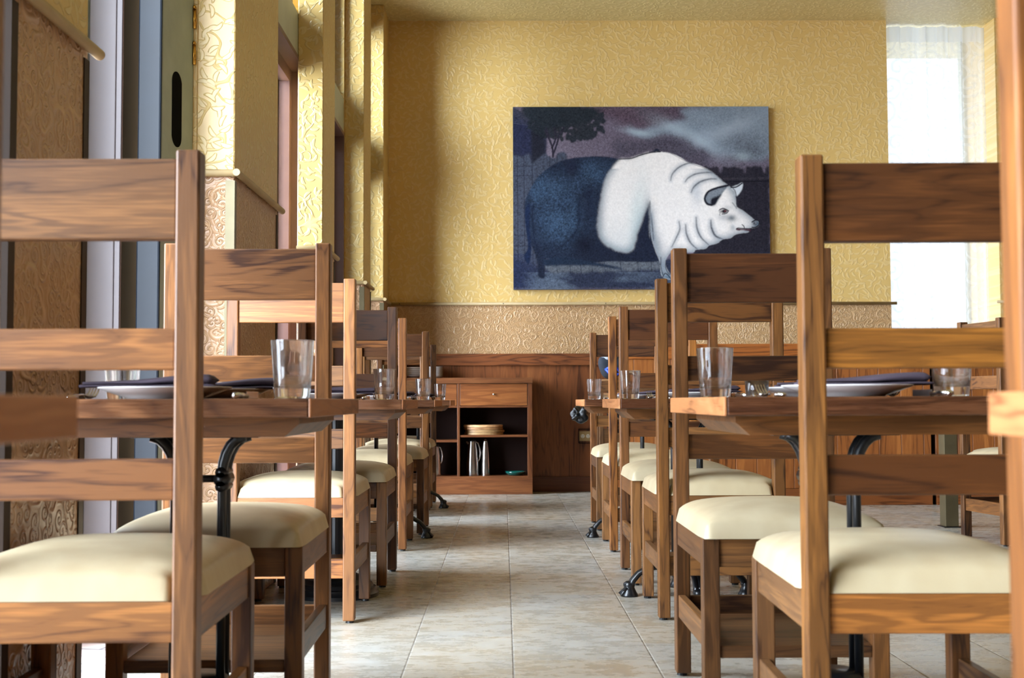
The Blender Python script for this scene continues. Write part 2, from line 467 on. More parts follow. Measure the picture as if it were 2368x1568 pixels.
def fold(x, t):
    return (0.022 * math.sin(x * 46 + phs[0] + 0.6 * t) + 0.016 * math.sin(x * 83 + phs[1] - 0.8 * t) + 0.010 * math.sin(x * 21 + phs[2] + t)) * (0.6 + 0.5 * t)
for j in range(25):
    t = j / 24; row = []
    for i in range(N + 1):
        x = 3.22 + (4.12 - 3.22) * i / N
        row.append(bm.verts.new((x + 0.01 * math.sin(x * 60 + 2 * t), 10.56 + fold(x, t), CZ - 0.012 - t * (CZ - 0.05))))
    vr.append(row)
for a, b in zip(vr, vr[1:]):
    for i in range(N): bm.faces.new((a[i], a[i + 1], b[i + 1], b[i]))
tag(obj('sheer_curtain', bm, M['sheer'], smooth=True), 'white sheer lace curtain hanging in folds in the bright window right of the back wall', 'curtain')
# plank fronted low partition on the right
def planks(bm, x0, x1, y, z0, z1, seed):
    r = random.Random(seed); x = x0
    while x < x1 - 0.02:
        w = r.choice((0.155, 0.16, 0.105, 0.15)); e = min(x + w, x1)
        box(bm, x + 0.0015, e - 0.0015, y, y + 0.02, z0, z1, 0.002, 1); x = e
for k, (x0, x1) in enumerate(((0.77, 3.055), (3.085, 4.6))):
    p = thing('low_partition', (0, 0, 0), ('long low partition of vertical walnut planks standing before the back wall under the painting',
              'end section of the plank partition beyond the dark gap at the right')[k], 'partition', 'plank partition sections')
    bm = nb(); box(bm, x0, x1, 8.985, 9.35, 0, 1.10); obj('core', bm, M['dark_in'], p)
    bm = nb(); planks(bm, x0, x1, 8.962, 0.12, 1.045, 3 + k); obj('plank_front', bm, M['panelZ'], p, color=(1.65, 1.42, 0.92, 1))
    bm = nb(); box(bm, x0 - 0.01, x1, 8.95, 9.36, 1.045, 1.152, 0.004); obj('cap_board', bm, M['panelX'], p, color=(1.75, 1.40, 0.78, 1))
    bm = nb(); box(bm, x0, x1, 8.955, 8.985, 0, 0.118, 0.002); obj('kick_board', bm, M['panelX'], p, color=(1.3, 1.05, 0.7, 1))
# left side: pillars faced with embossed paper
def pillar(n, y0, y1, lab, xl=XF):
    bm = nb(); box(bm, xl, XL, y0, y1, RZ, CZ, 0.004, 1); struct('wall_left', bm, M['paper_pillar'])
    bm = nb(); box(bm, xl, XL, y0, y1, 0, RZ, 0.003, 1); struct('wall_left', bm, M['paper_low_pillar'])
    # corner guards on the lower part
    for s, (ya, yb) in enumerate(((y0 - 0.003, y0 + 0.012), (y1 - 0.012, y1 + 0.003))):
        g = nb()
        if s == 0:
            box(g, XL - 0.030, XL + 0.003, y0 - 0.004, y0, 0.0, 1.535); box(g, XL, XL + 0.003, y0, y0 + 0.03, 0.0, 1.535)
        else:
            box(g, XL, XL + 0.003, y1 - 0.03, y1 + 0.003, 0.0, 1.535); box(g, XL - 0.03, XL + 0.003, y1, y1 + 0.003, 0, 1.535)
        tag(obj('corner_guard', g, M['guard'] if (s == 0 and n > 0) else M['guard_dark']), 'brassy guard on the %s corner of the %s' % (('near', 'far')[s], lab), 'corner guard', 'pillar corner guards')
    g = nb(); x = XL + 0.014
    tube(g, [(xl, y0 - 0.014, RZ), (x, y0 - 0.014, RZ), (x, y0 - 0.0139, RZ)], 0.013, 14)
    tube(g, [(x, y0 - 0.03, RZ), (x, y1 + (0.04 if n < 4 else -0.002), RZ)], 0.013, 14)
    tag(obj('chair_rail', g, M['rail'], auto=50), 'champagne round rail wrapped around the %s' % lab, 'rail', 'pillar chair rails')
PL = [(2.41, 2.86, 'nearest pillar at the left edge'), (4.43, 5.28, 'wide second pillar right of the grey door'),
      (6.61, 7.07, 'third pillar from the left edge'), (8.565, 9.00, 'fourth pillar from the left edge'), (9.975, WY, 'last pillar against the back wall')]
for i, (a, b, l) in enumerate(PL): pillar(i, a, b, l)
# facade behind the pillars
for a, b in ((-3.2, -2.9), (2.41, 2.86), (4.43, 5.28), (6.85, 7.07), (8.53, 9.00), (9.975, 10.6)):
    bm = nb(); box(bm, -1.22, XF, a, b, 0, CZ); struct('wall_left', bm, M['paper_pillar'])
bm = nb(); box(bm, -1.47, -1.392, 3.80, 4.34, 0, CZ); struct('wall_left', bm, M['pale_green'])  # unseen fin added to keep sky light off the door post and leaf
bm = nb(); box(bm, -1.215, XF - 0.001, -3.2, 10.6, 2.585, 2.825, 0.002); struct('wall_left', bm, M['pale_green'])
bm = nb(); box(bm, -1.22, XF, -3.2, 10.6, 3.75, CZ); struct('wall_left', bm, M['paper_pillar'])
wn = [1]
def glazed(y0, y1, z0, z1, mull, mat, fw=0.05, name='window'):
    wn[0] += 1
    w = bpy.data.objects.new('%s_%d' % (name, wn[0]), None); C.objects.link(w); w['kind'] = 'structure'
    w.location = (-1.19, (y0 + y1) / 2, z0)
    b = nb(); yc = (y0 + y1) / 2
    X0, X1 = -0.03, 0.03
    box(b, X0, X1, y0 - yc, y0 - yc + fw, 0, z1 - z0); box(b, X0, X1, y1 - yc - fw, y1 - yc, 0, z1 - z0)
    box(b, X0, X1, y0 - yc + fw, y1 - yc - fw, 0, fw); box(b, X0, X1, y0 - yc + fw, y1 - yc - fw, z1 - z0 - fw, z1 - z0)
    for q in range(1, mull + 1):
        c = y0 - yc + (y1 - y0) * q / (mull + 1); box(b, X0, X1, c - fw / 2, c + fw / 2, fw, z1 - z0 - fw)
    obj('window_frame', b, mat, w)
    b = nb(); box(b, -0.003, 0.003, y0 - yc + fw * .5, y1 - yc - fw * .5, fw * .5, z1 - z0 - fw * .5)
    obj('pane', b, M['pane'], w)
for y0, y1, mull in ((-2.9, 2.41, 3), (5.28, 6.85, 1), (7.07, 8.53, 1), (9.00, 9.975, 0)):
    glazed(y0, y1, 0.02, 2.585, mull, M['mauve'], 0.09, 'door' if y0 > 0 else 'window')
for y0, y1, mull in ((-2.9, 2.41, 3), (2.86, 4.43, 1), (5.28, 6.85, 1), (7.07, 8.53, 1), (9.00, 9.975, 0)):
    glazed(y0, y1, 2.825, 3.75, mull, M['lilac'], 0.05)
# head and jamb linings of the openings
for y0, y1 in ((5.28, 6.85), (7.07, 8.53)):
    b = nb(); box(b, -1.18, XF + 0.004, y0, y1, 2.565, 2.590); box(b, -1.18, XF + 0.003, y1 - 0.012, y1, 0, 2.565)
    struct('trim_2', b, M['mauve'])
# folded door stack in the open bay, before the second pillar
fd = thing('folding_door', (-1.266, 4.1, 0), 'grey teal painted folding door leaf with an oval pull slot, folded open beside the second pillar', 'door')
def slotted(bm, x, y0, y1, z0, z1, cy, cz, ry, rz, n=28):
    """a side face in the YZ plane at x with an oval hole, plus the recess behind it"""
    out = [bm.verts.new((x, y, z)) for y, z in ((y0, z0), (y1, z0), (y1, z1), (y0, z1))]
    def ring(xx): return [bm.verts.new((xx, cy + ry * math.cos(2 * math.pi * i / n), cz + (rz - ry) * (1 if math.sin(2 * math.pi * i / n) > 0 else -1) + ry * math.sin(2 * math.pi * i / n))) for i in range(n)]
    return out, ring
b = nb()
b2 = nb(); box(b, -0.075, 0.0, 0.0, 0.30, 0.012, 2.56, 0.004)
leaf = obj('leaf', b, M['teal'], fd); leaf.location = (0.135, 0.03, 0); leaf.rotation_euler = (0, 0, R(-5.5))
b = nb(); box(b, -0.080, 0.0, -0.012, 0.0, 0.012, 2.56, 0.006)
e = obj('edge_strip', b, M['navy'], fd); e['label'] = 'dark blue leading edge'; e.location = leaf.location; e.rotation_euler = leaf.rotation_euler
b = nb(); n = 28; v1 = []
for i in range(n):
    a = 2 * math.pi * i / n; s = 1 if math.sin(a) > 0 else -1
    v1.append((0.135 + 0.046 * math.cos(a), 1.752 + 0.09 * s + 0.040 * math.sin(a)))
prism(b, v1, -0.004, 0.0015, 'X')
sl = obj('pull_slot', b, M['void'], fd); sl['label'] = 'black oval pull slot'; sl.location = leaf.location; sl.rotation_euler = leaf.rotation_euler
for z in (1.50, 1.95, 2.08):
    b = nb(); tube(b, [(0.004, 0.292, z), (0.004, 0.292, z + 0.07)], 0.007, 10); lathe(b, [(0, 0), (0.009, 0.004), (0.004, 0.014), (0, 0.016)], 0.004, 0.292, z + 0.07, 10)
    h = obj('hinge', b, M['brass'], fd, smooth=True); h['label'] = 'brass hinge'; h.location = leaf.location; h.rotation_euler = leaf.rotation_euler
fd2 = thing('door_post', (-1.270, 4.13, 0), 'lilac grey painted door frame post with a narrow slit, between the first and second pillars', 'door post')
b = nb(); box(b, -0.105, -0.016, 0, 0.19, 0, 2.585, 0.003); obj('post_body', b, M['lilac'], fd2)
b = nb(); box(b, -0.0145, 0.004, 0.0, 0.19, 0, 2.585, 0.002); obj('stop_strip', b, M['lilac'], fd2)
b = nb(); box(b, 0.0041, 0.007, 0.006, 0.19, 0, 2.585); obj('side_board', b, M['post_side_shade'], fd2)  # thin brown sheet: shaded side of the lilac post put into colour

# ------------------------------------------------------------------ painting on the back wall
def painting():
    NX, NZ = 720, 512
    gx, gy = np.meshgrid(np.linspace(118, 2050, NX), np.linspace(90, 1468, NZ))
    rs = np.random.RandomState(7)
    def blur(a, k):
        if k < 1: return a
        for ax in (0, 1):
            for _ in range(2):
                pad = [(0, 0), (0, 0)]; pad[ax] = (k, k)
                c = np.cumsum(np.pad(a, pad, mode='edge'), axis=ax)
                c = np.concatenate([np.zeros_like(np.take(c, [0], axis=ax)), c], axis=ax)
                L = 2 * k + 1; n = a.shape[ax]
                hi = np.take(c, np.arange(L, L + n), axis=ax); lo = np.take(c, np.arange(0, n), axis=ax)
                a = (hi - lo) / L
        return a
    def vnoise(s, o=4, sx=1.0):
        t = np.zeros((NZ, NX)); amp = 1.0; tot = 0
        for q in range(o):
            nx, nz = int(NX / s * sx * 2 ** q) + 3, int(NZ / s * 2 ** q) + 3
            g = rs.rand(nz, nx)
            u = np.linspace(0, nx - 2.001, NX); v = np.linspace(0, nz - 2.001, NZ)
            ui, vi = u.astype(int), v.astype(int); uf, vf = u - ui, v - vi
            uf = uf * uf * (3 - 2 * uf); vf = vf * vf * (3 - 2 * vf)
            a = g[vi][:, ui] * (1 - uf) + g[vi][:, ui + 1] * uf; b = g[vi + 1][:, ui] * (1 - uf) + g[vi + 1][:, ui + 1] * uf
            t += amp * (a * (1 - vf[:, None]) + b * vf[:, None]); tot += amp; amp *= 0.55
        return t / tot
    def smooth(pts, closed=True, k=6):
        P = np.array(pts, float); n = len(P); out = []
        rng = range(n) if closed else range(n - 1)
        for i in rng:
            p0, p1, p2, p3 = (P[(i - 1) % n], P[i], P[(i + 1) % n], P[(i + 2) % n]) if closed else (P[max(i - 1, 0)], P[i], P[i + 1], P[min(i + 2, n - 1)])
            for t in np.arange(k) / k:
                out.append(0.5 * ((2 * p1) + (-p0 + p2) * t + (2 * p0 - 5 * p1 + 4 * p2 - p3) * t * t + (-p0 + 3 * p1 - 3 * p2 + p3) * t ** 3))
        if not closed: out.append(P[-1])
        return np.array(out)
    def poly(pts, soft=1, sm=True, wob=0):
        P = smooth(pts) if sm else np.array(pts, float)
        X, Y = gx, gy
        if wob:
            X = gx + (wn1 - 0.5) * wob; Y = gy + (wn2 - 0.5) * wob
        ins = np.zeros(gx.shape, bool); n = len(P)
        for i in range(n):
            x1, y1 = P[i]; x2, y2 = P[(i + 1) % n]
            if y1 == y2: continue
            c = ((Y < y1) != (Y < y2)) & (X < (x2 - x1) * (Y - y1) / (y2 - y1) + x1)
            ins ^= c
        return blur(ins.astype(float), soft)
    def stroke(pts, w, soft=3.0, sm=True, taper=False):
        P = smooth(pts, False) if sm else np.array(pts, float)
        d = np.full(gx.shape, 1e9); n = len(P) - 1
        for i in range(n):
            a, b = P[i], P[i + 1]; ab = b - a; L = (ab ** 2).sum() + 1e-9
            t = np.clip(((gx - a[0]) * ab[0] + (gy - a[1]) * ab[1]) / L, 0, 1)
            ww = w * (math.sin(math.pi * (i + .5) / n) * 0.8 + 0.2) if taper else w
            d = np.minimum(d, np.hypot(gx - a[0] - t * ab[0], gy - a[1] - t * ab[1]) - ww)
        return np.clip(-d / soft + 0.5, 0, 1)
    def spot(x, y, rx, ry, a=0.0, p=1.0):
        u = (gx - x) * math.cos(a) + (gy - y) * math.sin(a); v = -(gx - x) * math.sin(a) + (gy - y) * math.cos(a)
        return np.exp(-((u / rx) ** 2 + (v / ry) ** 2) * p)
    img = np.zeros((NZ, NX, 3))
    def lay(mask, col):
        c = np.array([lin(*col)[:3]]) if len(col) == 3 and not isinstance(col, np.ndarray) else col
        img[:] = img * (1 - mask[..., None]) + mask[..., None] * c
    wn1, wn2 = vnoise(10, 3), vnoise(10, 3)
    n1, n2, n3, nf = vnoise(260, 5), vnoise(120, 5), vnoise(60, 4), rs.rand(NZ, NX)
    nf = blur(nf, 1); nf = (nf - nf.mean()) / nf.std()
    # sky
    lay(np.ones((NZ, NX)), (100, 92, 104))
    lay(np.clip((gy - 180) / 300, 0, 1) * np.clip((900 - gx) / 600, 0, 1), (122, 114, 126))
    lay(poly([(680, 90), (760, 150), (900, 190), (990, 250), (1100, 265), (1250, 230), (1400, 200), (1440, 170), (1380, 130), (1480, 100), (1560, 90)], 10, wob=60), (80, 66, 76))
    lay(poly([(980, 240), (1010, 290), (1080, 320), (1160, 330), (1230, 300), (1340, 310), (1460, 330), (1560, 400), (1640, 440), (2050, 480), (2050, 90), (1560, 95), (1380, 125), (1430, 175), (1330, 215), (1130, 262), (1040, 275), (1010, 240)], 7, wob=40), (124, 136, 146))
    lay(np.clip(spot(1450, 330, 260, 60, 0.5) + spot(1070, 290, 110, 24, 0.2), 0, 1) * 0.75, (160, 176, 184))
    lay(poly([(880, 330), (980, 350), (1080, 350), (1180, 320), (1260, 280), (1340, 300), (1420, 330), (1480, 380), (1560, 400), (1610, 450), (1590, 520), (1480, 540), (1200, 440), (1000, 480), (880, 460)], 12, wob=60), (72, 68, 78))
    lay(spot(1800, 350, 130, 90) * 0.75, (100, 108, 116)); lay(spot(1930, 420, 110, 60, 0.5) * 0.7, (88, 94, 102)); lay(spot(1850, 470, 60, 30) * 0.6, (160, 176, 180))
    lay(spot(1750, 260, 200, 60, -0.4) * 0.4, (170, 182, 190))
    img *= (0.72 + 0.56 * n2)[..., None]
    # barn post and dark block at left
    lay(poly([(118, 90), (380, 240), (365, 600), (240, 700), (118, 620)], 2, False), (44, 46, 60))
    lay(poly([(118, 160), (255, 215), (262, 460), (118, 450)], 3, False), (38, 42, 62))
    lay(poly([(255, 215), (350, 240), (362, 560), (262, 560)], 2, False), (32, 34, 42))
    for k in range(9): lay(stroke([(118, 100 + k * 14), (400, 200 + k * 7)], 2, 3, False) * 0.35, (92, 94, 100))
    # left fence
    lay(poly([(118, 450), (190, 470), (240, 440), (262, 520), (360, 440), (395, 470), (440, 480), (450, 440), (500, 430), (525, 450), (530, 560), (400, 700), (300, 1300), (118, 1300)], 2, False), (66, 72, 84))
    for x in (150, 200, 262, 395, 450): lay(stroke([(x, 460), (x + 4, 1280)], 2.5, 3, False) * 0.8, (34, 38, 48))
    for y in (540, 612, 1060, 1140): lay(stroke([(118, y), (270, y)], 3, 4, False) * 0.7, (38, 42, 54))
    # tree
    tr = np.zeros((NZ, NX))
    for _ in range(300):
        t = rs.rand(); x = 240 + 560 * t; y = 95 + rs.rand() * (150 + 110 * math.sin(3.1 * t))
        if x > 600: y = 110 + rs.rand() * (240 - (x - 600) * .4) + (x - 600) * .15
        tr = np.maximum(tr, spot(x, y, 24, 17, rs.rand() * 3) > 0.45)
    lay(blur(tr.astype(float), 1) * 0.95, (34, 40, 44))
    lay(poly([(200, 90), (700, 90), (760, 140), (640, 220), (380, 250), (240, 180)], 4, wob=40), (36, 42, 46))
    for pts in ([(420, 470), (415, 400), (390, 330), (370, 250)], [(425, 440), (450, 370), (470, 300), (505, 250)], [(412, 400), (440, 330), (430, 250)], [(400, 350), (372, 300), (362, 270)]):
        lay(stroke(pts, 7, 4), (42, 40, 50))
    # right fence
    lay(poly([(1540, 545), (1600, 550), (1660, 545), (1685, 600), (1700, 545), (1780, 550), (1850, 560), (1865, 600), (1875, 545), (1990, 545), (2020, 600), (2030, 545), (2050, 545), (2050, 1300), (1480, 1300), (1450, 700)], 2, False, wob=16), (38, 36, 42))
    for x in (1690, 1862, 2022, 1780, 1950): lay(stroke([(x, 560), (x, 1300)], 1.8, 3, False) * 0.6, (20, 20, 26))
    lay(stroke([(1560, 662), (2050, 656)], 3, 4, False), (14, 14, 18)); lay(stroke([(1560, 640), (2050, 634)], 8, 6, False) * 0.35, (64, 62, 68))
    # ground
    lay(poly([(118, 1240), (300, 1290), (700, 1255), (1300, 1240), (2050, 1200), (2050, 1468), (118, 1468)], 4, False), (44, 50, 66))
    lay(poly([(330, 1275), (600, 1262), (1060, 1245), (1230, 1250), (1230, 1320), (1000, 1330), (700, 1340), (400, 1345)], 3, False, wob=30), (92, 98, 104))
    for x in (440, 540, 620, 705, 800, 920, 1050, 1150): lay(stroke([(x, 1250), (x + 8, 1345)], 2.5, 3, False) * .8, (38, 42, 54))
    lay(np.clip((vnoise(40, 3, 0.35) - 0.52) * 5, 0, 1) * (gy > 1340) * 0.55, (104, 118, 132))
    lay(np.clip((1.0 - (gx - 118) / 260), 0, 1) * (gy > 1200) * 0.5, (34, 44, 74))
    # pig body, dark
    body = [(205, 870), (212, 790), (245, 720), (290, 640), (350, 580), (420, 530), (500, 495), (600, 475), (720, 467), (830, 470), (930, 486), (1010, 482), (1080, 458), (1150, 440), (1230, 433),
            (1300, 800), (1260, 1100), (1215, 1225), (1190, 1262), (1000, 1262), (850, 1258), (700, 1270), (560, 1262), (440, 1250), (362, 1240), (352, 1300), (352, 1380), (306, 1372), (300, 1290), (280, 1200), (248, 1120), (222, 1020)]
    pb = poly(body, 1); lay(pb, (28, 34, 48))
    hb = spot(480, 900, 200, 260) * 0.9 + spot(720, 600, 210, 110) * 0.7 + spot(330, 720, 110, 130) * .5
    lay(np.clip(hb * (0.72 + 0.5 * (n3 - 0.5) * 2) + 0.10 * nf * hb, 0, 1) * pb * 0.85, (66, 90, 114))
    lay(spot(560, 560, 60, 90) * pb * 0.8, (30, 34, 50)); lay(spot(680, 850, 60, 150) * pb * 0.7, (28, 34, 50)); lay(spot(650, 1130, 90, 90) * pb, (22, 26, 38))
    lay(stroke([(620, 940), (610, 860), (630, 780), (700, 735)], 10, 30) * pb * 0.7, (24, 28, 44))
    lay(stroke([(440, 1170), (520, 1110), (590, 1030), (615, 940)], 5, 16) * pb * 0.8, (22, 26, 40))
    lay(stroke([(270, 830), (262, 930), (275, 1080), (310, 1200)], 4, 10) * 0.8, (20, 26, 44))
    lay(poly([(220, 840), (245, 830), (240, 1000), (252, 1130), (250, 1210), (235, 1275), (210, 1255), (200, 1210), (228, 1150), (212, 1000), (206, 900)], 1), (26, 38, 62))
    lay(poly([(350, 1240), (520, 1230), (760, 1270), (930, 1310), (900, 1318), (700, 1290), (450, 1290), (352, 1290)], 2), (32, 44, 60))
    # pig, white forequarters
    white = [(925, 492), (1010, 484), (1080, 459), (1150, 441), (1230, 434), (1310, 446), (1380, 476), (1440, 514), (1520, 536), (1600, 576), (1660, 622), (1705, 664), (1745, 694), (1782, 735), (1795, 790),
             (1802, 850), (1850, 882), (1900, 922), (1935, 952), (1965, 962), (1965, 988), (1938, 1006), (1896, 1014), (1888, 1040), (1840, 1048), (1790, 1058), (1750, 1085), (1692, 1094), (1650, 1124), (1590, 1140), (1560, 1164), (1490, 1172), (1470, 1190),
             (1400, 1190), (1330, 1170), (1292, 1200), (1262, 1250), (1262, 1300), (1305, 1390), (1240, 1376), (1224, 1330), (1222, 1270), (1190, 1190), (1160, 1090), (1150, 1000), (1152, 900), (1148, 800),
             (1125, 840), (1100, 905), (1075, 985), (1045, 1055), (1030, 1120), (1005, 1172), (960, 1188), (890, 1172), (830, 1140), (775, 1092), (755, 1020), (755, 950), (768, 850), (785, 760), (805, 680), (835, 600), (880, 540)]
    wm = poly(white, 1, wob=18)
    wsharp = poly(white, 1)
    edge = np.clip((gx - 700) / 100, 0, 1)
    wm = np.where(gx < 1145, blur(wm, 3) * edge, wsharp)
    lay(wm, (232, 228, 220))
    inner = blur(wm, 16)
    lay(wm * np.clip(1.5 - inner * 1.55, 0, 1) * (gy > 560), (96, 116, 130))
    lay(wm * np.clip((gy - 900) / 500, 0, 1) * np.clip((1120 - gx) / 200, 0, 1) * 0.5, (140, 168, 172))
    lay(spot(1050, 900, 60, 240, 0.15) * wm * 0.35, (150, 190, 190)); lay(spot(1500, 740, 40, 90) * wm * .5, (168, 178, 186))
    lay(spot(1190, 1120, 50, 140, -0.3) * wm * 0.6, (120, 132, 140)); lay(spot(1130, 950, 26, 150) * wm * 0.8, (90, 110, 120))
    for pts, w in (([(1305, 650), (1320, 600), (1370, 550), (1440, 520), (1495, 520)], 8), ([(1415, 660), (1440, 630), (1500, 600), (1590, 590), (1620, 595)], 7), ([(1460, 740), (1480, 700), (1530, 660), (1600, 640), (1650, 640)], 9),
                   ([(1415, 985), (1420, 1050), (1450, 1120), (1500, 1168)], 9), ([(1495, 930), (1500, 1010), (1530, 1080), (1585, 1135)], 9), ([(1605, 950), (1610, 1010), (1640, 1070), (1700, 1095)], 13),
                   ([(1365, 960), (1370, 1020), (1340, 1090), (1310, 1150)], 6), ([(1155, 900), (1165, 1000), (1172, 1100)], 5)):
        lay(stroke(pts, w * 1.5, 46, taper=True) * wsharp * 0.75, (128, 140, 150)); lay(stroke(pts, w * 0.5, 12, taper=True) * wsharp * 0.9, (44, 48, 58))
    # far ear, near ear
    lay(poly([(1760, 706), (1810, 684), (1846, 670), (1842, 720), (1800, 772), (1785, 735)], 1), (200, 206, 208)); lay(stroke([(1762, 704), (1800, 700), (1842, 674)], 5, 6), (30, 30, 38)); lay(stroke([(1800, 770), (1790, 730), (1775, 712)], 4, 6) * .8, (60, 66, 72))
    lay(poly([(1735, 690), (1660, 708), (1590, 738), (1560, 790), (1575, 828), (1610, 838), (1640, 830), (1665, 790), (1700, 740)], 1), (120, 128, 134))
    lay(stroke([(1738, 688), (1660, 706), (1590, 735), (1562, 785), (1578, 826), (1612, 836)], 8, 8), (26, 26, 34))
    lay(poly([(1612, 790), (1650, 772), (1690, 755), (1660, 800), (1636, 838), (1606, 836)], 2), (22, 22, 28))
    # face
    lay(stroke([(1795, 770), (1800, 810), (1802, 850)], 3, 5) * .8, (60, 66, 74)); lay(stroke([(1770, 820), (1785, 840), (1800, 862)], 3, 6) * .7, (70, 74, 80))
    lay(spot(1760, 935, 38, 26) * 0.9, (96, 104, 108)); lay(spot(1700, 925, 40, 26) * .5, (150, 156, 160)); lay(spot(1735, 860, 30, 20) * .35, (120, 126, 130))
    lay(np.clip(spot(1708, 884, 28, 19) * 1.6 - .3, 0, 1), (20, 18, 24)); lay(spot(1714, 882, 8, 6), (110, 60, 60))
    lay(stroke([(1672, 872), (1700, 862), (1735, 878)], 4, 5), (30, 28, 34)); lay(stroke([(1740, 880), (1722, 900), (1690, 905)], 3, 5), (40, 38, 44))
    for k in range(5): lay(stroke([(1690 - k * 5, 885 + k * 6), (1664 + k * 3, 878 + k * 9)], 1.6, 3, False), (40, 40, 48))
    lay(spot(1940, 975, 26, 22) ** 1.5, (34, 36, 42)); lay(stroke([(1915, 965), (1940, 952), (1966, 958), (1966, 985), (1942, 1004), (1915, 1005)], 4, 5), (22, 22, 28)); lay(spot(1944, 972, 8, 8), (120, 124, 130))
    lay(poly([(1796, 1012), (1840, 1016), (1896, 1018), (1900, 1034), (1850, 1028), (1800, 1028)], 1), (70, 34, 42)); lay(stroke([(1796, 1018), (1810, 1010), (1850, 1014), (1910, 1014)], 3, 4), (26, 24, 30)); lay(stroke([(1858, 1012), (1852, 995), (1840, 985)], 3, 4), (36, 34, 40))
    lay(spot(1770, 1005, 20, 24) * .6, (140, 150, 156))
    lay(stroke([(920, 487), (1010, 482), (1080, 458), (1150, 440), (1230, 433)], 3.5, 5), (22, 24, 34)); lay(stroke([(1310, 446), (1440, 514), (1600, 576), (1705, 664)], 1.6, 4) * .7, (50, 54, 62))
    # lower leg, hoof
    lay(stroke([(1226, 1230), (1226, 1300), (1240, 1360)], 3, 6) * .8, (30, 34, 44)); lay(stroke([(1265, 1250), (1262, 1310), (1290, 1360)], 3, 6) * .8, (30, 34, 44)); lay(stroke([(1240, 1376), (1262, 1350), (1300, 1392)], 3, 5), (30, 30, 36))
    # engraving grain
    g = 1 + 0.10 * nf + 0.10 * (vnoise(6, 1) - 0.5)
    dark = (img.mean(axis=2) < 0.2)
    wd = np.clip((0.30 - img.mean(axis=2)) / 0.22, 0, 1)
    nr = rs.randn(NZ, NX)
    img *= np.clip(1 + (0.03 + 0.12 * wd) * nf + (0.015 + 0.20 * wd) * nr, 0.25, 2.2)[..., None]
    img[:] = np.clip(img, 0.004, 0.9)
    img[..., 2] = np.clip(img[..., 2] * 1.05 + 0.003, 0, 1)
    # mesh grid
    x0, x1, z0, z1, y = 0.085, 2.222, 1.672, 3.202, WY - 0.045
    X, Z = np.meshgrid(np.linspace(0, x1 - x0, NX), np.linspace(z1 - z0, 0, NZ))
    co = np.stack([X, np.zeros_like(X), Z], -1).reshape(-1, 3)
    idx = np.arange(NX * NZ).reshape(NZ, NX)
    q = np.stack([idx[1:, :-1], idx[1:, 1:], idx[:-1, 1:], idx[:-1, :-1]], -1).reshape(-1, 4)
    me = bpy.data.meshes.new('printed_canvas')
    me.vertices.add(len(co)); me.vertices.foreach_set('co', co.ravel())
    me.loops.add(q.size); me.loops.foreach_set('vertex_index', q.ravel())
    me.polygons.add(len(q)); me.polygons.foreach_set('loop_start', np.arange(0, q.size, 4)); 
    me.update(calc_edges=True)
    ca = me.color_attributes.new('picture', 'FLOAT_COLOR', 'POINT')
    rgba = np.concatenate([img.reshape(-1, 3), np.ones((NX * NZ, 1))], 1)
    ca.data.foreach_set('color', rgba.ravel())
    n = NT('canvas_print'); at = n.add('ShaderNodeAttribute', attribute_name='picture')
    weave = n.noise(n.coord(), 900, 1)
    n.bump(weave, 0.15, 0.001); n.pbr(at.outputs['Color'], 0.55, 0, 0.12)
    me.materials.append(n.m)
    root = thing('pig_painting', (x0, y, z0), 'large unframed canvas print of a black and white pig, hung on the yellow back wall', 'painting')
    o = bpy.data.objects.new('printed_canvas', me); C.objects.link(o); o.parent = root
    bm = nb(); box(bm, 0, x1 - x0, 0.0008, 0.042, 0, z1 - z0)
    obj('canvas_edge', bm, plain('canvas_edge_blue', (62, 74, 104), 0.7), root)
painting()

# ------------------------------------------------------------------ dining chair
rnd = random.Random(11)
TONES = [(0.72, 0.64, 0.60, 1), (0.95, 0.88, 0.84, 1), (1.0, 0.95, 0.9, 1), (1.2, 1.1, 0.95, 1), (1.35, 1.2, 0.9, 1), (0.85, 0.74, 0.66, 1), (1.1, 0.92, 0.72, 1)]
def cushion_bm():
    bm = nb(); NU, NV = 34, 30
    H = 0.066; z0 = 0.424; yb, yf = 0.006, 0.530
    rows = []
    for j in range(NV + 1):
        s = -1 + 2 * j / NV
        sy = math.copysign(abs(s) ** 0.75, s)
        y = (yb + yf) / 2 + sy * (yf - yb) / 2
        w = 0.1785 + 0.0435 * min(1, max(0, (y - 0.046) / 0.02)) ** 0.8
        w *= 1 - 0.03 * max(0, (y - 0.44) / 0.09) ** 2
        e = max(0.0, 1 - abs(sy) ** 5) ** 0.5
        crown = 0.016 * (1 - sy * sy)
        row = []
        for i in range(NU + 1):
            t = -1 + 2 * i / NU
            tx = math.copysign(abs(t) ** 0.7, t)
            ex = max(0.0, 1 - abs(tx) ** 5) ** 0.5
            q = min(e, ex) * 0.65 + e * ex * 0.35
            edge_ = abs(t) > 0.9999 or abs(s) > 0.9999
            z = z0 + (0.0 if edge_ else 0.012 + 0.048 * q + crown * (1 - tx * tx))
            row.append(bm.verts.new((w * tx, y, z)))
        rows.append(row)
    for a, b in zip(rows, rows[1:]):
        for i in range(NU): bm.faces.new((a[i], a[i + 1], b[i + 1], b[i]))
    # underside
    edge = [rows[0][i] for i in range(NU + 1)] + [rows[j][NU] for j in range(1, NV + 1)] + [rows[NV][i] for i in range(NU - 1, -1, -1)] + [rows[j][0] for j in range(NV - 1, 0, -1)]
    bm.faces.new(edge[::-1])
    return bm
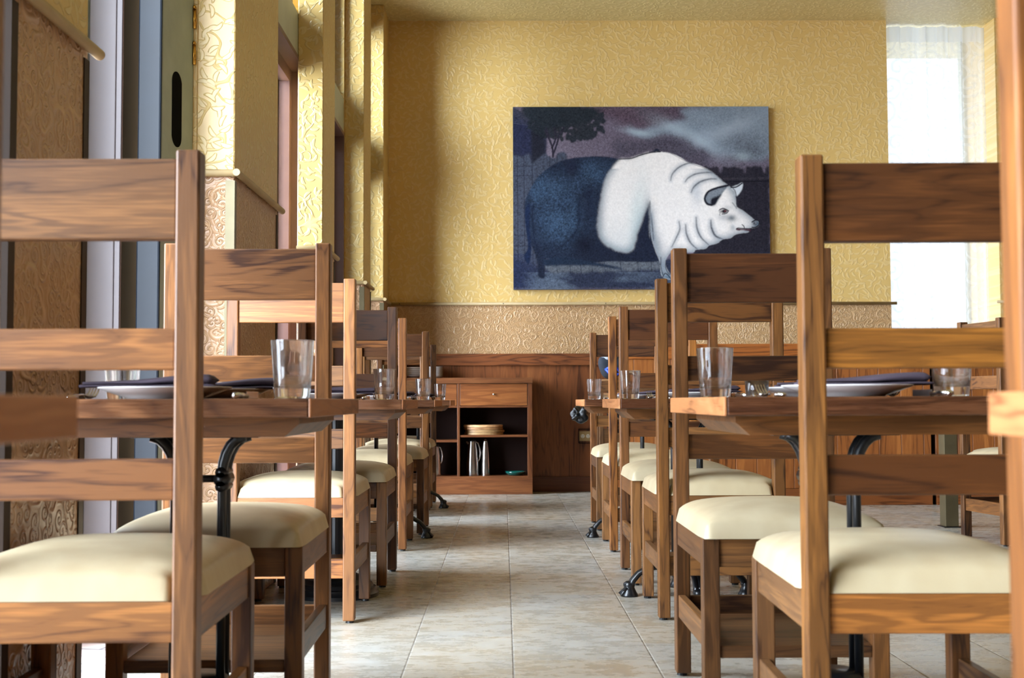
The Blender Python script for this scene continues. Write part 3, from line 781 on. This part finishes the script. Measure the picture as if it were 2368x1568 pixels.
def make_chair(label):
    t = thing('dining_chair', (0, 0, 0), label, 'chair', 'ladder back dining chairs')
    for s in (-1, 1):
        b = nb(); box(b, s * 0.2195 if s < 0 else 0.1795, -0.1795 if s < 0 else 0.2195, 0, 0.045, 0.008, 1.17, 0.004)
        o = obj('back_post', b, M['woodZ'], t)
        b = nb(); lathe(b, [(0, 0), (0.014, 0), (0.014, 0.009), (0, 0.009)], s * 0.202, 0.022, 0, 12); obj('glide', b, M['rubber'], o)
        b = nb(); box(b, *((-0.2195, -0.1795) if s < 0 else (0.1795, 0.2195)), 0.475, 0.515, 0.008, 0.424, 0.003)
        o = obj('front_leg', b, M['woodZ'], t)
        b = nb(); lathe(b, [(0, 0), (0.014, 0), (0.014, 0.009), (0, 0.009)], s * 0.202, 0.495, 0, 12); obj('glide', b, M['rubber'], o)
        b = nb(); box(b, s * 0.214 if s < 0 else 0.192, -0.192 if s < 0 else 0.214, 0.045, 0.475, 0.356, 0.423, 0.002); obj('side_apron', b, M['woodY'], t)
        b = nb(); box(b, s * 0.213 if s < 0 else 0.193, -0.193 if s < 0 else 0.213, 0.045, 0.475, 0.160, 0.220, 0.002); obj('side_stretcher', b, M['woodY'], t)
    for nm, z0, z1 in (('top_rail', 1.020, 1.156), ('back_rail', 0.803, 0.872), ('back_rail', 0.588, 0.656)):
        b = nb(); box(b, -0.1796, 0.1796, 0.008, 0.034, z0, z1, 0.003); obj(nm, b, M['woodX'], t)
    b = nb(); box(b, -0.1796, 0.1796, 0.006, 0.030, 0.356, 0.423, 0.002); obj('rear_apron', b, M['woodX'], t)
    b = nb(); box(b, -0.1796, 0.1796, 0.486, 0.508, 0.356, 0.423, 0.002); obj('front_apron', b, M['woodX'], t)
    b = nb(); box(b, -0.1796, 0.1796, 0.010, 0.032, 0.150, 0.215, 0.002); obj('rear_stretcher', b, M['woodX'], t)
    b = nb(); box(b, -0.179, 0.179, 0.06, 0.508, 0.143, 0.172, 0.002); obj('foot_shelf', b, M['woodX'], t)
    obj('seat_cushion', cushion_bm(), M['vinyl'], t, auto=62)
    return t
def kids(o): return [q for q in bpy.data.objects if q.parent == o]
LADDER = [  # x of the centre, y of the near face, facing (0 = away from the camera, 1 = towards it), degrees, label, tones
    (-0.7235, 2.07, 0, 0.6, 'largest chair at the lower left, back to us, seat under the nearest left table'),
    (-0.678, 3.31, 1, 0.6, 'walnut chair facing us across the nearest left table, behind the big tumbler'),
    (-0.726, 4.28, 0, 0, 'walnut chair, back to us, before the second left table with the round black base'),
    (-0.694, 5.565, 1, 0, 'dark railed walnut chair facing us at the far side of the second left table'),
    (-0.710, 6.325, 0, 0, 'walnut chair with light post, back to us, near side of the third left table'),
    (-0.670, 7.555, 1, 0, 'walnut chair facing us at the far side of the third left table'),
    (-0.722, 9.33, 1, 0, 'last chair on the left, facing us just before the sideboard'),
    (-0.725, 8.19, 0, 0, 'chair back to us at the last left table, mostly hidden behind the third table chairs'),
    (0.728, 2.12, 0, -1.0, 'largest chair at the right, back to us, dark top rail and honey second rail'),
    (0.688, 3.445, 1, 0, 'walnut chair facing us across the nearest right table, its post crossing the painting corner'),
    (0.747, 4.31, 0, 0, 'tawny posted chair back to us before the second right table, just right of the aisle'),
    (0.738, 5.59, 1, 0, 'walnut chair facing us at the far side of the second right table'),
    (0.745, 6.245, 0, 0, 'light tan posted chair back to us before the third right table'),
    (0.755, 7.74, 1, 0, 'walnut chair facing us at the far side of the third right table'),
    (-0.690, 1.13, 1, 0, 'chair whose post only shows as a thin blurred strip down the left frame edge'),
    (0.689, 1.13, 1, 0, 'blurred chair post with pale lit side running down the right edge of the photo'),
]
proto = None
tone_sets = {
    0: {'back_post': (.98, .88, .82, 1), 'top_rail': (.98, .92, .9, 1), 'back_rail': (1.3, 1.1, .95, 1), 'rear_apron': (1.7, 1.45, 1.15, 1)},
    1: {'back_post': (1.1, .95, .8, 1), 'top_rail': (1.05, .92, .8, 1), 'back_rail': (.95, .82, .7, 1)},
    2: {'back_post': (1.3, 1.12, .95, 1), 'top_rail': (1.6, 1.4, 1.25, 1), 'rear_apron': (1.7, 1.4, 1.15, 1), 'rear_stretcher': (1.9, 1.5, 1.1, 1)},
    3: {'back_post': (.58, .46, .40, 1), 'top_rail': (.50, .37, .30, 1), 'back_rail': (.7, .52, .4, 1)},
    4: {'back_post': (1.45, 1.15, .85, 1), 'top_rail': (1.5, 1.2, .85, 1)},
    5: {'back_post': (1.1, .95, .78, 1), 'top_rail': (.6, .5, .48, 1)},
    8: {'back_post': (1.05, .88, .56, 1), 'top_rail': (.42, .29, .19, 1), 'back_rail': (1.25, .98, .42, 1), 'rear_apron': (1.7, 1.3, .75, 1)},
    9: {'back_post': (.7, .6, .52, 1), 'top_rail': (.48, .34, .28, 1), 'back_rail': (.55, .42, .32, 1)},
    10: {'back_post': (1.0, .85, .6, 1), 'top_rail': (.95, .75, .5, 1)},
    11: {'back_post': (1.15, .95, .75, 1), 'top_rail': (.7, .5, .42, 1), 'back_rail': (.85, .65, .5, 1)},
    12: {'back_post': (1.75, 1.38, .85, 1), 'top_rail': (.8, .6, .5, 1)},
    13: {'back_post': (1.5, 1.2, .8, 1), 'top_rail': (.65, .5, .4, 1)},
    15: {'back_post': (1.1, .82, .52, 1)},
}
for i, (x, y, fc, a, lab) in enumerate(LADDER):
    yy = y + 0.045 if fc else y
    rz = R(a) + (math.pi if fc else 0)
    if proto is None:
        proto = make_chair(lab); c = proto; c.location = (x, yy, 0); c.rotation_euler = (0, 0, rz)
    else: c = dup(proto, (x, yy, 0), rz, lab)
    ts = tone_sets.get(i, {}); second = False
    for k in kids(c):
        nm = k.name.split('.')[0]
        col = ts.get(nm) or rnd.choice(TONES)
        if i == 8 and nm == 'back_rail':
            col = ts['back_rail'] if not second else (0.55, 0.36, 0.2, 1); second = True
        if i == 0 and nm == 'back_rail':
            col = (1.35, 1.15, 1.0, 1) if not second else (1.5, 1.25, 1.05, 1); second = True
        k.color = (1, 1, 1, 1) if nm == 'seat_cushion' else col
c = dup(proto, (2.512, 6.62, 0), R(-82), 'chair turned side on in the far right corner')

# ------------------------------------------------------------------ tables
TW, TD, TT = 0.590, 0.756, 0.036
def table(x0, y0, claw, label, lz=0.0, tip=0.0):
    cx, cy = x0 + TW / 2, y0 + TD / 2
    t = thing('dining_table', (cx, cy, 0), label, 'table', 'walnut dining tables')
    hx, hy = TW / 2, TD / 2; zt = 0.756
    b = nb(); box(b, -hx + 0.006, hx - 0.006, -hy, hy, zt - TT, zt, 0.003); obj('tabletop', b, M['top'], t , color=(.62, .52, .48, 1) if x0 > 0 else (1, .95, .9, 1))
    for s in (-1, 1):
        b = nb(); box(b, *((-hx, -hx + 0.006) if s < 0 else (hx - 0.006, hx)), -hy, hy, zt - TT, zt, 0.002)
        e = obj('end_board', b, M['topY'], t, color=(1.05, .95, .85, 1) if x0 > 0 else (.72, .6, .5, 1))  # left tables' ends tinted darker: shade of their right-facing side in the colour
    b = nb(); z1 = zt - TT
    prism(b, [(-hx + 0.037, z1), (hx - 0.037, z1), (hx - 0.037, z1 - 0.013), (hx - 0.065, z1 - 0.038), (-hx + 0.065, z1 - 0.038), (-hx + 0.037, z1 - 0.013)], -hy + 0.085, hy - 0.175, 'Y')
    obj('support_board', b, M['woodX'], t, color=(0.95, 0.78, 0.6, 1))
    zb = z1 - 0.038
    if claw:
        b = nb()
        for sx in (-1, 1):
            for sy in (-1, 1):
                r = 0.0095
                px, py = sx * 0.050, sy * 0.022
                tube(b, [(px, py, 0.16), (px, py, 0.575), (px * 1.0, py, 0.60), (px * 1.06, py, 0.62), (px * 1.18, py, 0.64), (px * 1.38, py * 1.1, 0.658), (px * 1.66, py * 1.2, 0.671), (px * 2.0, py * 1.3, zb - 0.006)], [r, r, r * 1.1, r * 1.2, r * 1.25, r * 1.25, r * 1.25, r * 1.2], 10)
        obj('column', b, M['iron'], t, smooth=True)
        b = nb()
        for sx in (-1, 1):
            for z in (0.57, 0.585, 0.600):
                tube(b, [(sx * 0.050, -0.036, z), (sx * 0.050, 0.036, z)], 0.0155 - abs(z - .585) * .25, 10)
        tube(b, [(-0.05, 0, 0.585), (0.05, 0, 0.585)], 0.008, 8)
        obj('collar', b, M['iron'], t, smooth=True)
        b = nb(); box(b, -0.135, 0.135, -0.06, 0.06, zb - 0.008, zb, 0.002); obj('mounting_plate', b, M['iron'], t)
        b = nb(); lathe(b, [(0, 0.085), (0.06, 0.085), (0.085, 0.105), (0.08, 0.128), (0.066, 0.136), (0.068, 0.150), (0.058, 0.170), (0, 0.172)], 0, 0, 0, 20); obj('hub', b, M['iron'], t, smooth=True)
        for q in range(4):
            a = R((2, 92, 182, 272)[q]); dx, dy = math.cos(a), math.sin(a)
            b = nb()
            pts = [(0.05, 0.118), (0.10, 0.117), (0.15, 0.108), (0.19, 0.086), (0.213, 0.060), (0.222, 0.044)]
            for o_ in (-0.008, 0.008):
                tube(b, [(dx * p - dy * o_, dy * p + dx * o_, z) for p, z in pts], [0.014, 0.013, 0.012, 0.011, 0.012, 0.013], 8)
            lathe(b, [(0, 0), (0.033, 0), (0.034, 0.006), (0.027, 0.018), (0.020, 0.034), (0.023, 0.042), (0.023, 0.05), (0.012, 0.058), (0, 0.06)], dx * 0.227, dy * 0.227, 0, 12)
            for k in (-1, 0, 1): tube(b, [(dx * 0.235 - dy * 0.012 * k, dy * 0.235 + dx * 0.012 * k, 0.03), (dx * 0.262 - dy * 0.018 * k, dy * 0.262 + dx * 0.018 * k, 0.007)], [0.008, 0.0065], 8)
            obj('claw_foot', b, M['iron'], t, smooth=True)
    else:
        b = nb(); tube(b, [(0, 0.06, 0.08), (0, 0.06, zb)], 0.036, 20); obj('column', b, M['iron'], t)
        b = nb(); lathe(b, [(r_ * 0.768, z_) for r_, z_ in [(0, 0), (0.215, 0), (0.215, 0.014), (0.205, 0.02), (0.20, 0.034), (0.188, 0.038), (0.18, 0.052), (0.165, 0.056), (0.155, 0.068), (0.13, 0.074), (0.10, 0.085), (0.06, 0.10), (0.047, 0.12), (0, 0.12)]], 0, 0.06, 0, 40); obj('round_base', b, M['iron'], t, auto=40)
    return cx, cy, zt
TL, TRr = -0.9465, 0.412
tabs = [
    (TL, 0.300, True, 'blurred walnut table corner poking in at the left frame edge'),
    (TL, 2.335, True, 'nearest full walnut table on the left, with the biggest tumbler'),
    (TL, 4.470, False, 'second walnut table on the left side, on a round black stepped base'),
    (TL, 6.550, True, 'third walnut table on the left side of the aisle'),
    (TL, 8.470, True, 'fourth and last table on the left, nearest the sideboard'),
    (TRr, 0.310, True, 'blurred walnut table corner at the right frame edge, closest to us'),
    (TRr, 2.345, True, 'nearest full walnut table on the right, dark front edge, wide white plate'),
    (TRr, 4.480, True, 'second walnut table on the right side of the aisle, claw foot showing'),
    (TRr + 0.008, 6.560, True, 'third walnut table on the right side, with the black plastic bag hanging at its corner'),
]
for x0, y0, cl, lab in tabs: table(x0, y0, cl, lab)
# corner table with metal clad legs
t = thing('side_table', (2.626, 7.42, 0), 'small table on one square brassy column in the far right corner', 'table')
b = nb(); box(b, -0.30, 0.30, -0.28, 0.28, 0.716, 0.752, 0.003); obj('tabletop', b, M['top'], t)
b = nb(); box(b, -0.038, 0.038, -0.05, 0.05, 0.006, 0.716, 0.002); obj('column', b, M['guard'], t)
b = nb(); box(b, -0.05, 0.05, -0.06, 0.06, 0.0, 0.006, 0.001); obj('floor_plate', b, M['iron'], t)

# ------------------------------------------------------------------ things on the tables
ZT = 0.7562
def make_glass(label, x, y, z=ZT, s=1.0, grp='water tumblers'):
    b = nb()
    prof = [(0, 0.0005), (0.031, 0.0005), (0.0335, 0.003), (0.0352, 0.02), (0.0415, 0.109), (0.0412, 0.1112), (0.0398, 0.1112), (0.0392, 0.109), (0.0350, 0.045), (0.0320, 0.026), (0.0285, 0.0205), (0.018, 0.0195), (0, 0.0195)]
    lathe(b, prof, 0, 0, 0, 40)
    o = obj('water_tumbler', b, M['glass'], auto=35)
    o.location = (x, y, z); o.scale = (s, s, s)
    return tag(o, label, 'glass', grp)
G = [(-0.405, 2.41, 'big clear tumbler at the aisle corner of the nearest left table'),
     (-0.858, 2.83, 'tumbler half hidden by a rail behind the napkin on the nearest left table'),
     (-0.433, 4.57, 'clear tumbler at the aisle corner of the second left table'),
     (-0.424, 6.62, 'clear tumbler on the third left table, second smallest on that side'),
     (-0.437, 8.66, 'smallest clear tumbler, on the last left table before the drawers'),
     (0.478, 2.83, 'big clear tumbler at the far aisle corner of the nearest right table'),
     (0.895, 2.50, 'wide tumbler near the right end of the nearest right table, seen under the honey rail'),
     (0.498, 4.93, 'clear tumbler at the aisle corner of the second right table'),
     (0.496, 6.87, 'clear tumbler at the aisle corner of the third right table')]
g0 = None
for x, y, l in G:
    if g0 is None: g0 = make_glass(l, x, y)
    else: c = dup(g0, (x, y, ZT), 0.3, l)
b = nb(); lathe(b, [(0, 0), (0.021, 0), (0.024, 0.003), (0.027, 0.036), (0.0255, 0.036), (0.0225, 0.008), (0, 0.007)], 0, 0, 0, 24)
o = obj('votive_glass', b, M['glass'], smooth=True); o.location = (0.556, 2.75, ZT)
tag(o, 'small low glass votive beside the fork on the nearest right table', 'glass')

def plate_bm(r=0.130):
    b = nb(); k = r / 0.13
    lathe(b, [(0, 0.0), (0.075 * k, 0.0), (0.078 * k, 0.003), (0.10 * k, 0.010), (0.128 * k, 0.0205), (0.130 * k, 0.0225), (0.128 * k, 0.0235), (0.098 * k, 0.014), (0.076 * k, 0.007), (0, 0.006)], 0, 0, 0, 48)
    return b
def make_plate(x, y, l):
    o = obj('dinner_plate', plate_bm(), M['china'], smooth=True); o.location = (x, y, ZT)
    return tag(o, l, 'plate', 'dinner plates')
def napkin_bm(L=0.27, Wd=0.115, seed=0):
    """folded cloth: a flat under layer and a fuller top fold rising from a pointed end to a rounded fold"""
    r = random.Random(seed); b = nb(); n = 26; m = 16
    for k, (za, zb_, ta, tb, ins) in enumerate(((0.0038, 0.0040, 0.0032, 0.0040, 0.0), (0.0090, 0.0165, 0.0030, 0.0100, 0.006))):
        rows = []
        for i in range(n + 1):
            u = i / n; x = (u - 0.5) * (L - ins * 2)
            ease = u * u * (3 - 2 * u)
            end = math.sqrt(max(0.02, 1 - max(0, (u - 0.95) / 0.05) ** 2))
            zc = za + (zb_ - za) * ease + 0.0008 * math.sin(9 * u + k)
            th = (ta + (tb - ta) * ease) * end
            hw = (Wd / 2 - ins) * (0.22 + 0.78 * min(1, u * 1.7 + 0.05)) * (0.9 + 0.1 * end)
            ring = []
            for q in range(m):
                a = 2 * math.pi * q / m
                yy = math.copysign(abs(math.cos(a)) ** .7, math.cos(a)) * hw
                ring.append(b.verts.new((x, yy + 0.001 * math.sin(14 * u + q), zc + math.copysign(abs(math.sin(a)) ** .7, math.sin(a)) * th * (1 + 0.12 * math.sin(yy * 90 + 4 * u)))))
            rows.append(ring)
        for p, q_ in zip(rows, rows[1:]):
            for q in range(m): b.faces.new((p[q], p[(q + 1) % m], q_[(q + 1) % m], q_[q]))
        b.faces.new(rows[0][::-1]); b.faces.new(rows[-1])
    return b
def make_napkin(x, y, l, rz=0.0, s=1.0):
    o = obj('folded_napkin', napkin_bm(), M['napkin'], smooth=True); o.location = (x, y, ZT + 0.0215); o.rotation_euler = (0, 0, rz)
    return tag(o, l, 'napkin', 'folded aubergine napkins')
def make_fork(x, y, l, rz):
    t = thing('fork', (x, y, ZT), l, 'fork', 'silver forks', rz)
    b = nb(); tube(b, [(0, -0.09, 0.004), (0, -0.06, 0.007), (0, 0.0, 0.009), (0, 0.03, 0.006), (0, 0.045, 0.005)], [0.007, 0.005, 0.0028, 0.003, 0.009], 10, 0.5)
    for k in range(6): lathe(b, [(0, 0), (0.0075 - k * 0.0005, 0.002), (0.0065 - k * 0.0005, 0.006), (0, 0.008)], 0, -0.092 + k * 0.0095, 0.0005, 10)
    obj('handle', b, M['silver'], t, smooth=True)
    for k in range(4):
        b = nb(); xx = (k - 1.5) * 0.0058
        tube(b, [(xx, 0.040, 0.005), (xx, 0.055, 0.006), (xx, 0.072, 0.013), (xx, 0.088, 0.025)], [0.0022, 0.002, 0.0018, 0.0012], 8)
        obj('tine', b, M['silver'], t, smooth=True)
    return t
def make_knife(x, y, l, rz):
    t = thing('knife', (x, y, ZT), l, 'knife', 'silver knives', rz)
    b = nb(); tube(b, [(0, -0.10, 0.006), (0, -0.05, 0.006), (0, 0.0, 0.005)], [0.008, 0.0065, 0.0055], 10, 0.8)
    for k in range(7): lathe(b, [(0, 0), (0.0085 - k * 0.0004, 0.003), (0.0075 - k * 0.0004, 0.009), (0, 0.011)], 0, -0.10 + k * 0.0105, 0.0002, 10)
    obj('handle', b, M['silver'], t, smooth=True)
    b = nb(); box(b, -0.0010, 0.0012, 0.0, 0.115, 0.0004, 0.014, 0.0005, 1); obj('blade', b, M['silver'], t)
    return t
def is_first(d={}): return d
P0 = N0 = F0 = K0 = None
SET = [  # table word, centre x, near plate y, far plate y
    ('nearest left table', -0.672, 2.50, 2.90), ('nearest right table', 0.690, 2.52, 2.92),
    ('second left table', -0.672, 4.66, 5.06), ('second right table', 0.715, 4.67, 5.07),
    ('third left table', -0.672, 6.73, 7.13), ('third right table', 0.715, 6.75, 7.15),
    ('last left table', -0.672, 8.74, 9.14)]
for w, x, ya, yb in SET:
    for k, yy in enumerate((ya, yb)):
        pos = ('near side', 'far side')[k]; sg = 1 if k == 0 else -1
        xx = x + (0.0 if k == 0 else (0.045 if x > 0 else 0.004))
        lp = 'white dinner plate on the %s of the %s' % (pos, w)
        ln = 'folded aubergine napkin on the plate at the %s of the %s' % (pos, w)
        lf = 'ornate silver fork beside the plate at the %s of the %s' % (pos, w)
        lk = 'ornate silver knife beside the plate at the %s of the %s' % (pos, w)
        if P0 is None: P0 = make_plate(xx, yy, lp)
        else: dup(P0, (xx, yy, ZT), 0, lp)
        rz = 0.10 * sg + (0 if k == 0 else 0.0)
        nx = xx - 0.03 if k == 0 else xx + 0.035
        if N0 is None: N0 = make_napkin(nx, yy, ln, rz)
        else:
            dup(N0, (nx + (0.06 if x > 0 and k == 0 else 0), yy, ZT + 0.0215), rz, ln)
        fx = xx - 0.160 * sg; kx = xx + 0.165 * sg
        if k == 0 and x > 0 and ya < 3: fx = xx - 0.155
        if F0 is None: F0 = make_fork(fx, yy - 0.01 * sg, lf, 0.05 if sg > 0 else math.pi)
        else: dup(F0, (fx, yy - 0.01 * sg, ZT), 0.05 if sg > 0 else math.pi, lf)
        if K0 is None: K0 = make_knife(kx, yy - 0.02 * sg, lk, 0 if sg > 0 else math.pi)
        else: dup(K0, (kx, yy - 0.02 * sg, ZT), 0 if sg > 0 else math.pi, lk)

# ------------------------------------------------------------------ sideboard against the back wall
SY = 10.12; sb = thing('sideboard', (0, SY, 0), 'walnut sideboard with drawers over open shelves against the back wall', 'sideboard')
SD = WY - 0.046 - SY
def part(nm, x0, x1, y0, y1, z0, z1, mat, par, bev=0.002, color=(.82, .70, .62, 1)):
    b = nb(); box(b, x0, x1, y0, y1, z0, z1, bev); return obj(nm, b, mat, par, color=color)
part('worktop', -0.98, 0.236, -0.012, SD, 0.890, 0.937, M['panelX'], sb, color=(.82, .74, .66, 1))
part('plinth', -0.95, 0.232, 0.0, SD, 0.0, 0.130, M['panelX'], sb, color=(.92, .78, .70, 1))
part('side_panel', 0.194, 0.232, 0.0, SD, 0.130, 0.890, M['panelZ'], sb)
part('side_panel', -0.95, -0.912, 0.0, SD, 0.130, 0.890, M['panelZ'], sb)
part('divider', -0.374, -0.353, 0.0, SD, 0.145, 0.890, M['panelZ'], sb)
part('bottom_shelf', -0.912, 0.194, 0.0, SD, 0.130, 0.145, M['panelX'], sb)
part('rail', -0.353, 0.194, 0.0, SD, 0.696, 0.711, M['panelX'], sb); part('rail', -0.912, -0.374, 0.0, SD, 0.696, 0.711, M['panelX'], sb)
part('shelf', -0.353, 0.194, 0.006, SD, 0.458, 0.476, M['panelX'], sb); part('shelf', -0.912, -0.374, 0.006, SD, 0.418, 0.437, M['panelX'], sb)
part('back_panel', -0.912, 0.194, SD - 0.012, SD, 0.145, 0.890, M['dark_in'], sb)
for x0, x1 in ((-0.350, 0.191), (-0.909, -0.377)):
    d = part('drawer', x0, x1, -0.002, SD - 0.02, 0.7135, 0.8865, M['panelX'], sb, color=(1.1, .92, .68, 1))
    b = nb(); b2 = (x0 + x1) / 2
    tube(b, [(b2, -0.002, 0.803), (b2, -0.012, 0.803)], 0.004, 10); tube(b, [(b2, -0.012, 0.803), (b2, -0.020, 0.803)], [0.009, 0.008], 12)
    k = obj('knob', b, M['steel'], d, smooth=True); k['label'] = 'small steel knob'
def carafe(x, y, z, l, sc=1.0, slim=False):
    t = thing('coffee_pot' if not slim else 'steel_carafe', (x, y, z), l, 'coffee pot' if not slim else 'carafe')
    k = 0.66 if slim else 0.9
    b = nb(); lathe(b, [(0, 0), (0.056 * k, 0), (0.057 * k, 0.01), (0.055 * k, 0.09), (0.046 * k, 0.20), (0.036 * k, 0.262), (0.034 * k, 0.275), (0, 0.277)], 0, 0, 0, 32)
    if not slim: tube(b, [(-0.030, 0, 0.255), (-0.048, 0, 0.274)], [0.014, 0.007], 10)
    obj('body', b, M['steel'], t, auto=50)
    b = nb(); lathe(b, [(0, 0.277), (0.033 * k, 0.277), (0.030 * k, 0.288), (0.012, 0.292), (0.010, 0.298), (0.006, 0.304), (0, 0.305)], 0, 0, 0, 20)
    obj('lid', b, M['steel'] if slim else M['rubber'], t, smooth=True)
    b = nb()
    tube(b, [(0.032 * k, 0, 0.272), (0.046, 0, 0.262), (0.058, 0, 0.225), (0.064, 0, 0.18), (0.058, 0, 0.135), (0.046, 0, 0.108)], [0.006] * 6, 10)
    if not slim: obj('handle', b, M['steel'], t, smooth=True)
    t.scale = (sc,) * 3
    return t
carafe(-0.255, SY + 0.12, 0.146, 'steel coffee pot with curved handle, left one in the open right bay of the sideboard')
carafe(-0.148, SY + 0.13, 0.146, 'slim steel carafe standing right of the coffee pot in the sideboard', 0.97, True)
carafe(-0.553, SY + 0.11, 0.146, 'steel coffee pot half hidden by chair posts in the left bay of the sideboard', 0.86)
for k in range(4):
    b = nb(); r_ = random.Random(k + 3)
    n = 36
    prism(b, [((0.160 + 0.004 * math.sin(3 * a + k)) * math.cos(a), 0.096 * math.sin(a)) for a in (2 * math.pi * i / n for i in range(n))], 0, 0.0185)
    bmesh.ops.bevel(b, geom=[e for e in b.edges if abs(e.verts[0].co.z - e.verts[1].co.z) < 1e-6], offset=0.003, segments=2, affect='EDGES')
    o = obj('serving_board', b, M['board'], color=(1.15, 1.1, 1.05, 1) if k == 3 else (r_.uniform(.7, 1), .82, .75, 1)); o.location = (-0.165 + (0.004, 0.008, -0.004, -0.002)[k], SY + 0.122, 0.4765 + k * 0.0205)
    tag(o, ('bottom', 'second from bottom', 'third from bottom', 'topmost, palest')[k] + ' oval wooden serving board in the stack on the sideboard shelf', 'serving board', 'stacked serving boards')
b = nb(); lathe(b, [(0, 0), (0.05, 0), (0.06, 0.004), (0.080, 0.022), (0.083, 0.034), (0.078, 0.030), (0.062, 0.010), (0, 0.006)], 0, 0, 0, 28)
o = obj('green_dish', b, M['green_glass'], smooth=True); o.location = (0.095, SY + 0.12, 0.1455); tag(o, 'small dark green glass dish at the right end of the sideboard bottom shelf', 'dish')
# plate stacks on the sideboard
def stack(x, y, n, r, dz, w):
    o0 = None
    for k in range(n):
        l = '%s plate counted from the bottom in the %s plate stack on the sideboard top' % (('bottom', 'second', 'third', 'fourth', 'fifth', 'sixth', 'seventh', 'eighth', 'ninth')[k], w)
        if o0 is None:
            o0 = obj('small_plate', plate_bm(r), M['china'], smooth=True); o0.location = (x, y, 0.938); o0.scale = (1, 1, dz / 0.0168); tag(o0, l, 'plate', 'stacked plates on the sideboard')
        else: dup(o0, (x, y, 0.938 + dz * k), 0, l)
stack(-0.748, SY + 0.14, 5, 0.080, 0.0165, 'left')
stack(-0.575, SY + 0.14, 9, 0.082, 0.0098, 'right')
# outlet
t = thing('wall_outlet', (0.674, WY - 0.021, 0.457), 'recessed tan wall outlet with two ivory receptacles low on the wood wall', 'outlet')
b = nb()
for a_ in ((-0.056, -0.050, -0.014, 0.0, -0.060, 0.060), (0.050, 0.056, -0.014, 0, -0.060, 0.060), (-0.050, 0.050, -0.014, 0, -0.060, -0.054), (-0.050, 0.050, -0.014, 0, 0.054, 0.060)): box(b, *a_)
obj('recess_frame', b, M['dark_in'], t)
b = nb(); box(b, -0.050, 0.050, -0.006, 0.0, -0.040, 0.040, 0.001); obj('plate', b, M['outlet_tan'], t)
for x in (-0.021, 0.023):
    b = nb(); tube(b, [(x, -0.0062, 0), (x, -0.0095, 0)], 0.016, 20); r1 = obj('receptacle', b, M['outlet_white'], t)
    b = nb(); box(b, x - 0.008, x - 0.005, -0.0102, -0.0096, -0.002, 0.008); box(b, x + 0.005, x + 0.008, -0.0102, -0.0096, -0.002, 0.007); box(b, x - 0.0025, x + 0.0025, -0.0102, -0.0096, -0.011, -0.006)
    obj('slot', b, M['rubber'], r1)
# stand with black bag, right of the aisle end
st = thing('tray_stand', (0.715, 8.20, 0), 'narrow wooden stand holding a bag behind the third right table', 'stand')
b = nb(); box(b, -0.10, 0.10, -0.13, 0.13, 0.862, 0.886, 0.003); obj('tray_top', b, M['board'], st)
for sx in (-1, 1):
    for sy in (-1, 1):
        b = nb(); box(b, sx * 0.085 - 0.013, sx * 0.085 + 0.013, sy * 0.11 - 0.013, sy * 0.11 + 0.013, 0, 0.862, 0.002); obj('leg', b, M['woodZ'], st)
b = nb(); box(b, -0.072, 0.072, -0.12, -0.108, 0.45, 0.57, 0.002); obj('side_board', b, M['woodX'], st)
b = nb(); box(b, -0.072, 0.072, -0.12, -0.108, 0.745, 0.80, 0.002); obj('side_board', b, M['board'], st)
def blob(bm, cx, cy, cz, rx, ry, rz, seed, amp=0.18, sub=4):
    r = random.Random(seed)
    k = [(Vector((r.uniform(-1, 1), r.uniform(-1, 1), r.uniform(-1, 1))).normalized(), r.uniform(2, 7), r.uniform(0, 6)) for _ in range(7)]
    res = bmesh.ops.create_icosphere(bm, subdivisions=sub, radius=1)
    for v in res['verts']:
        n_ = v.co.normalized(); d = 1 + amp * sum(math.sin(n_.dot(a) * f + p) for a, f, p in k) / 4
        d *= 1 / max(abs(n_.x) ** 3 + abs(n_.y) ** 3 + abs(n_.z) ** 3, 0.5) ** 0.25
        v.co = Vector((cx + n_.x * d * rx, cy + n_.y * d * ry, cz + n_.z * d * rz))
bg = thing('shoulder_bag', (0.715, 8.20, 0.896), 'grey and black bag with a blue strap resting on the narrow stand', 'bag')
b = nb(); blob(b, 0, 0, 0.083, 0.085, 0.10, 0.078, 3); obj('bag_body', b, M['grey_cloth'], bg, smooth=True)
b = nb(); blob(b, -0.01, -0.04, 0.145, 0.06, 0.06, 0.028, 8, 0.25); q = obj('pale_lining', b, M['white_cloth'], bg, smooth=True)
b = nb(); tube(b, [(-0.055, -0.095, 0.05), (-0.02, -0.115, 0.075), (0.02, -0.115, 0.06), (0.045, -0.105, 0.03), (0.01, -0.118, 0.018), (-0.03, -0.112, 0.03), (-0.05, -0.105, 0.055)], 0.011, 8); q = obj('strap', b, M['blue'], bg, smooth=True); q['label'] = 'bright blue looped strap'
b = nb(); blob(b, 0.006, 0, -0.004, 0.044, 0.045, 0.040, 22, 0.6, 4)
o = obj('plastic_bag', b, M['black_plastic'], smooth=True); o.location = (0.442, 7.36, 0.672)
tag(o, 'crumpled shiny black plastic bag hanging under the corner of the third right table', 'bag')
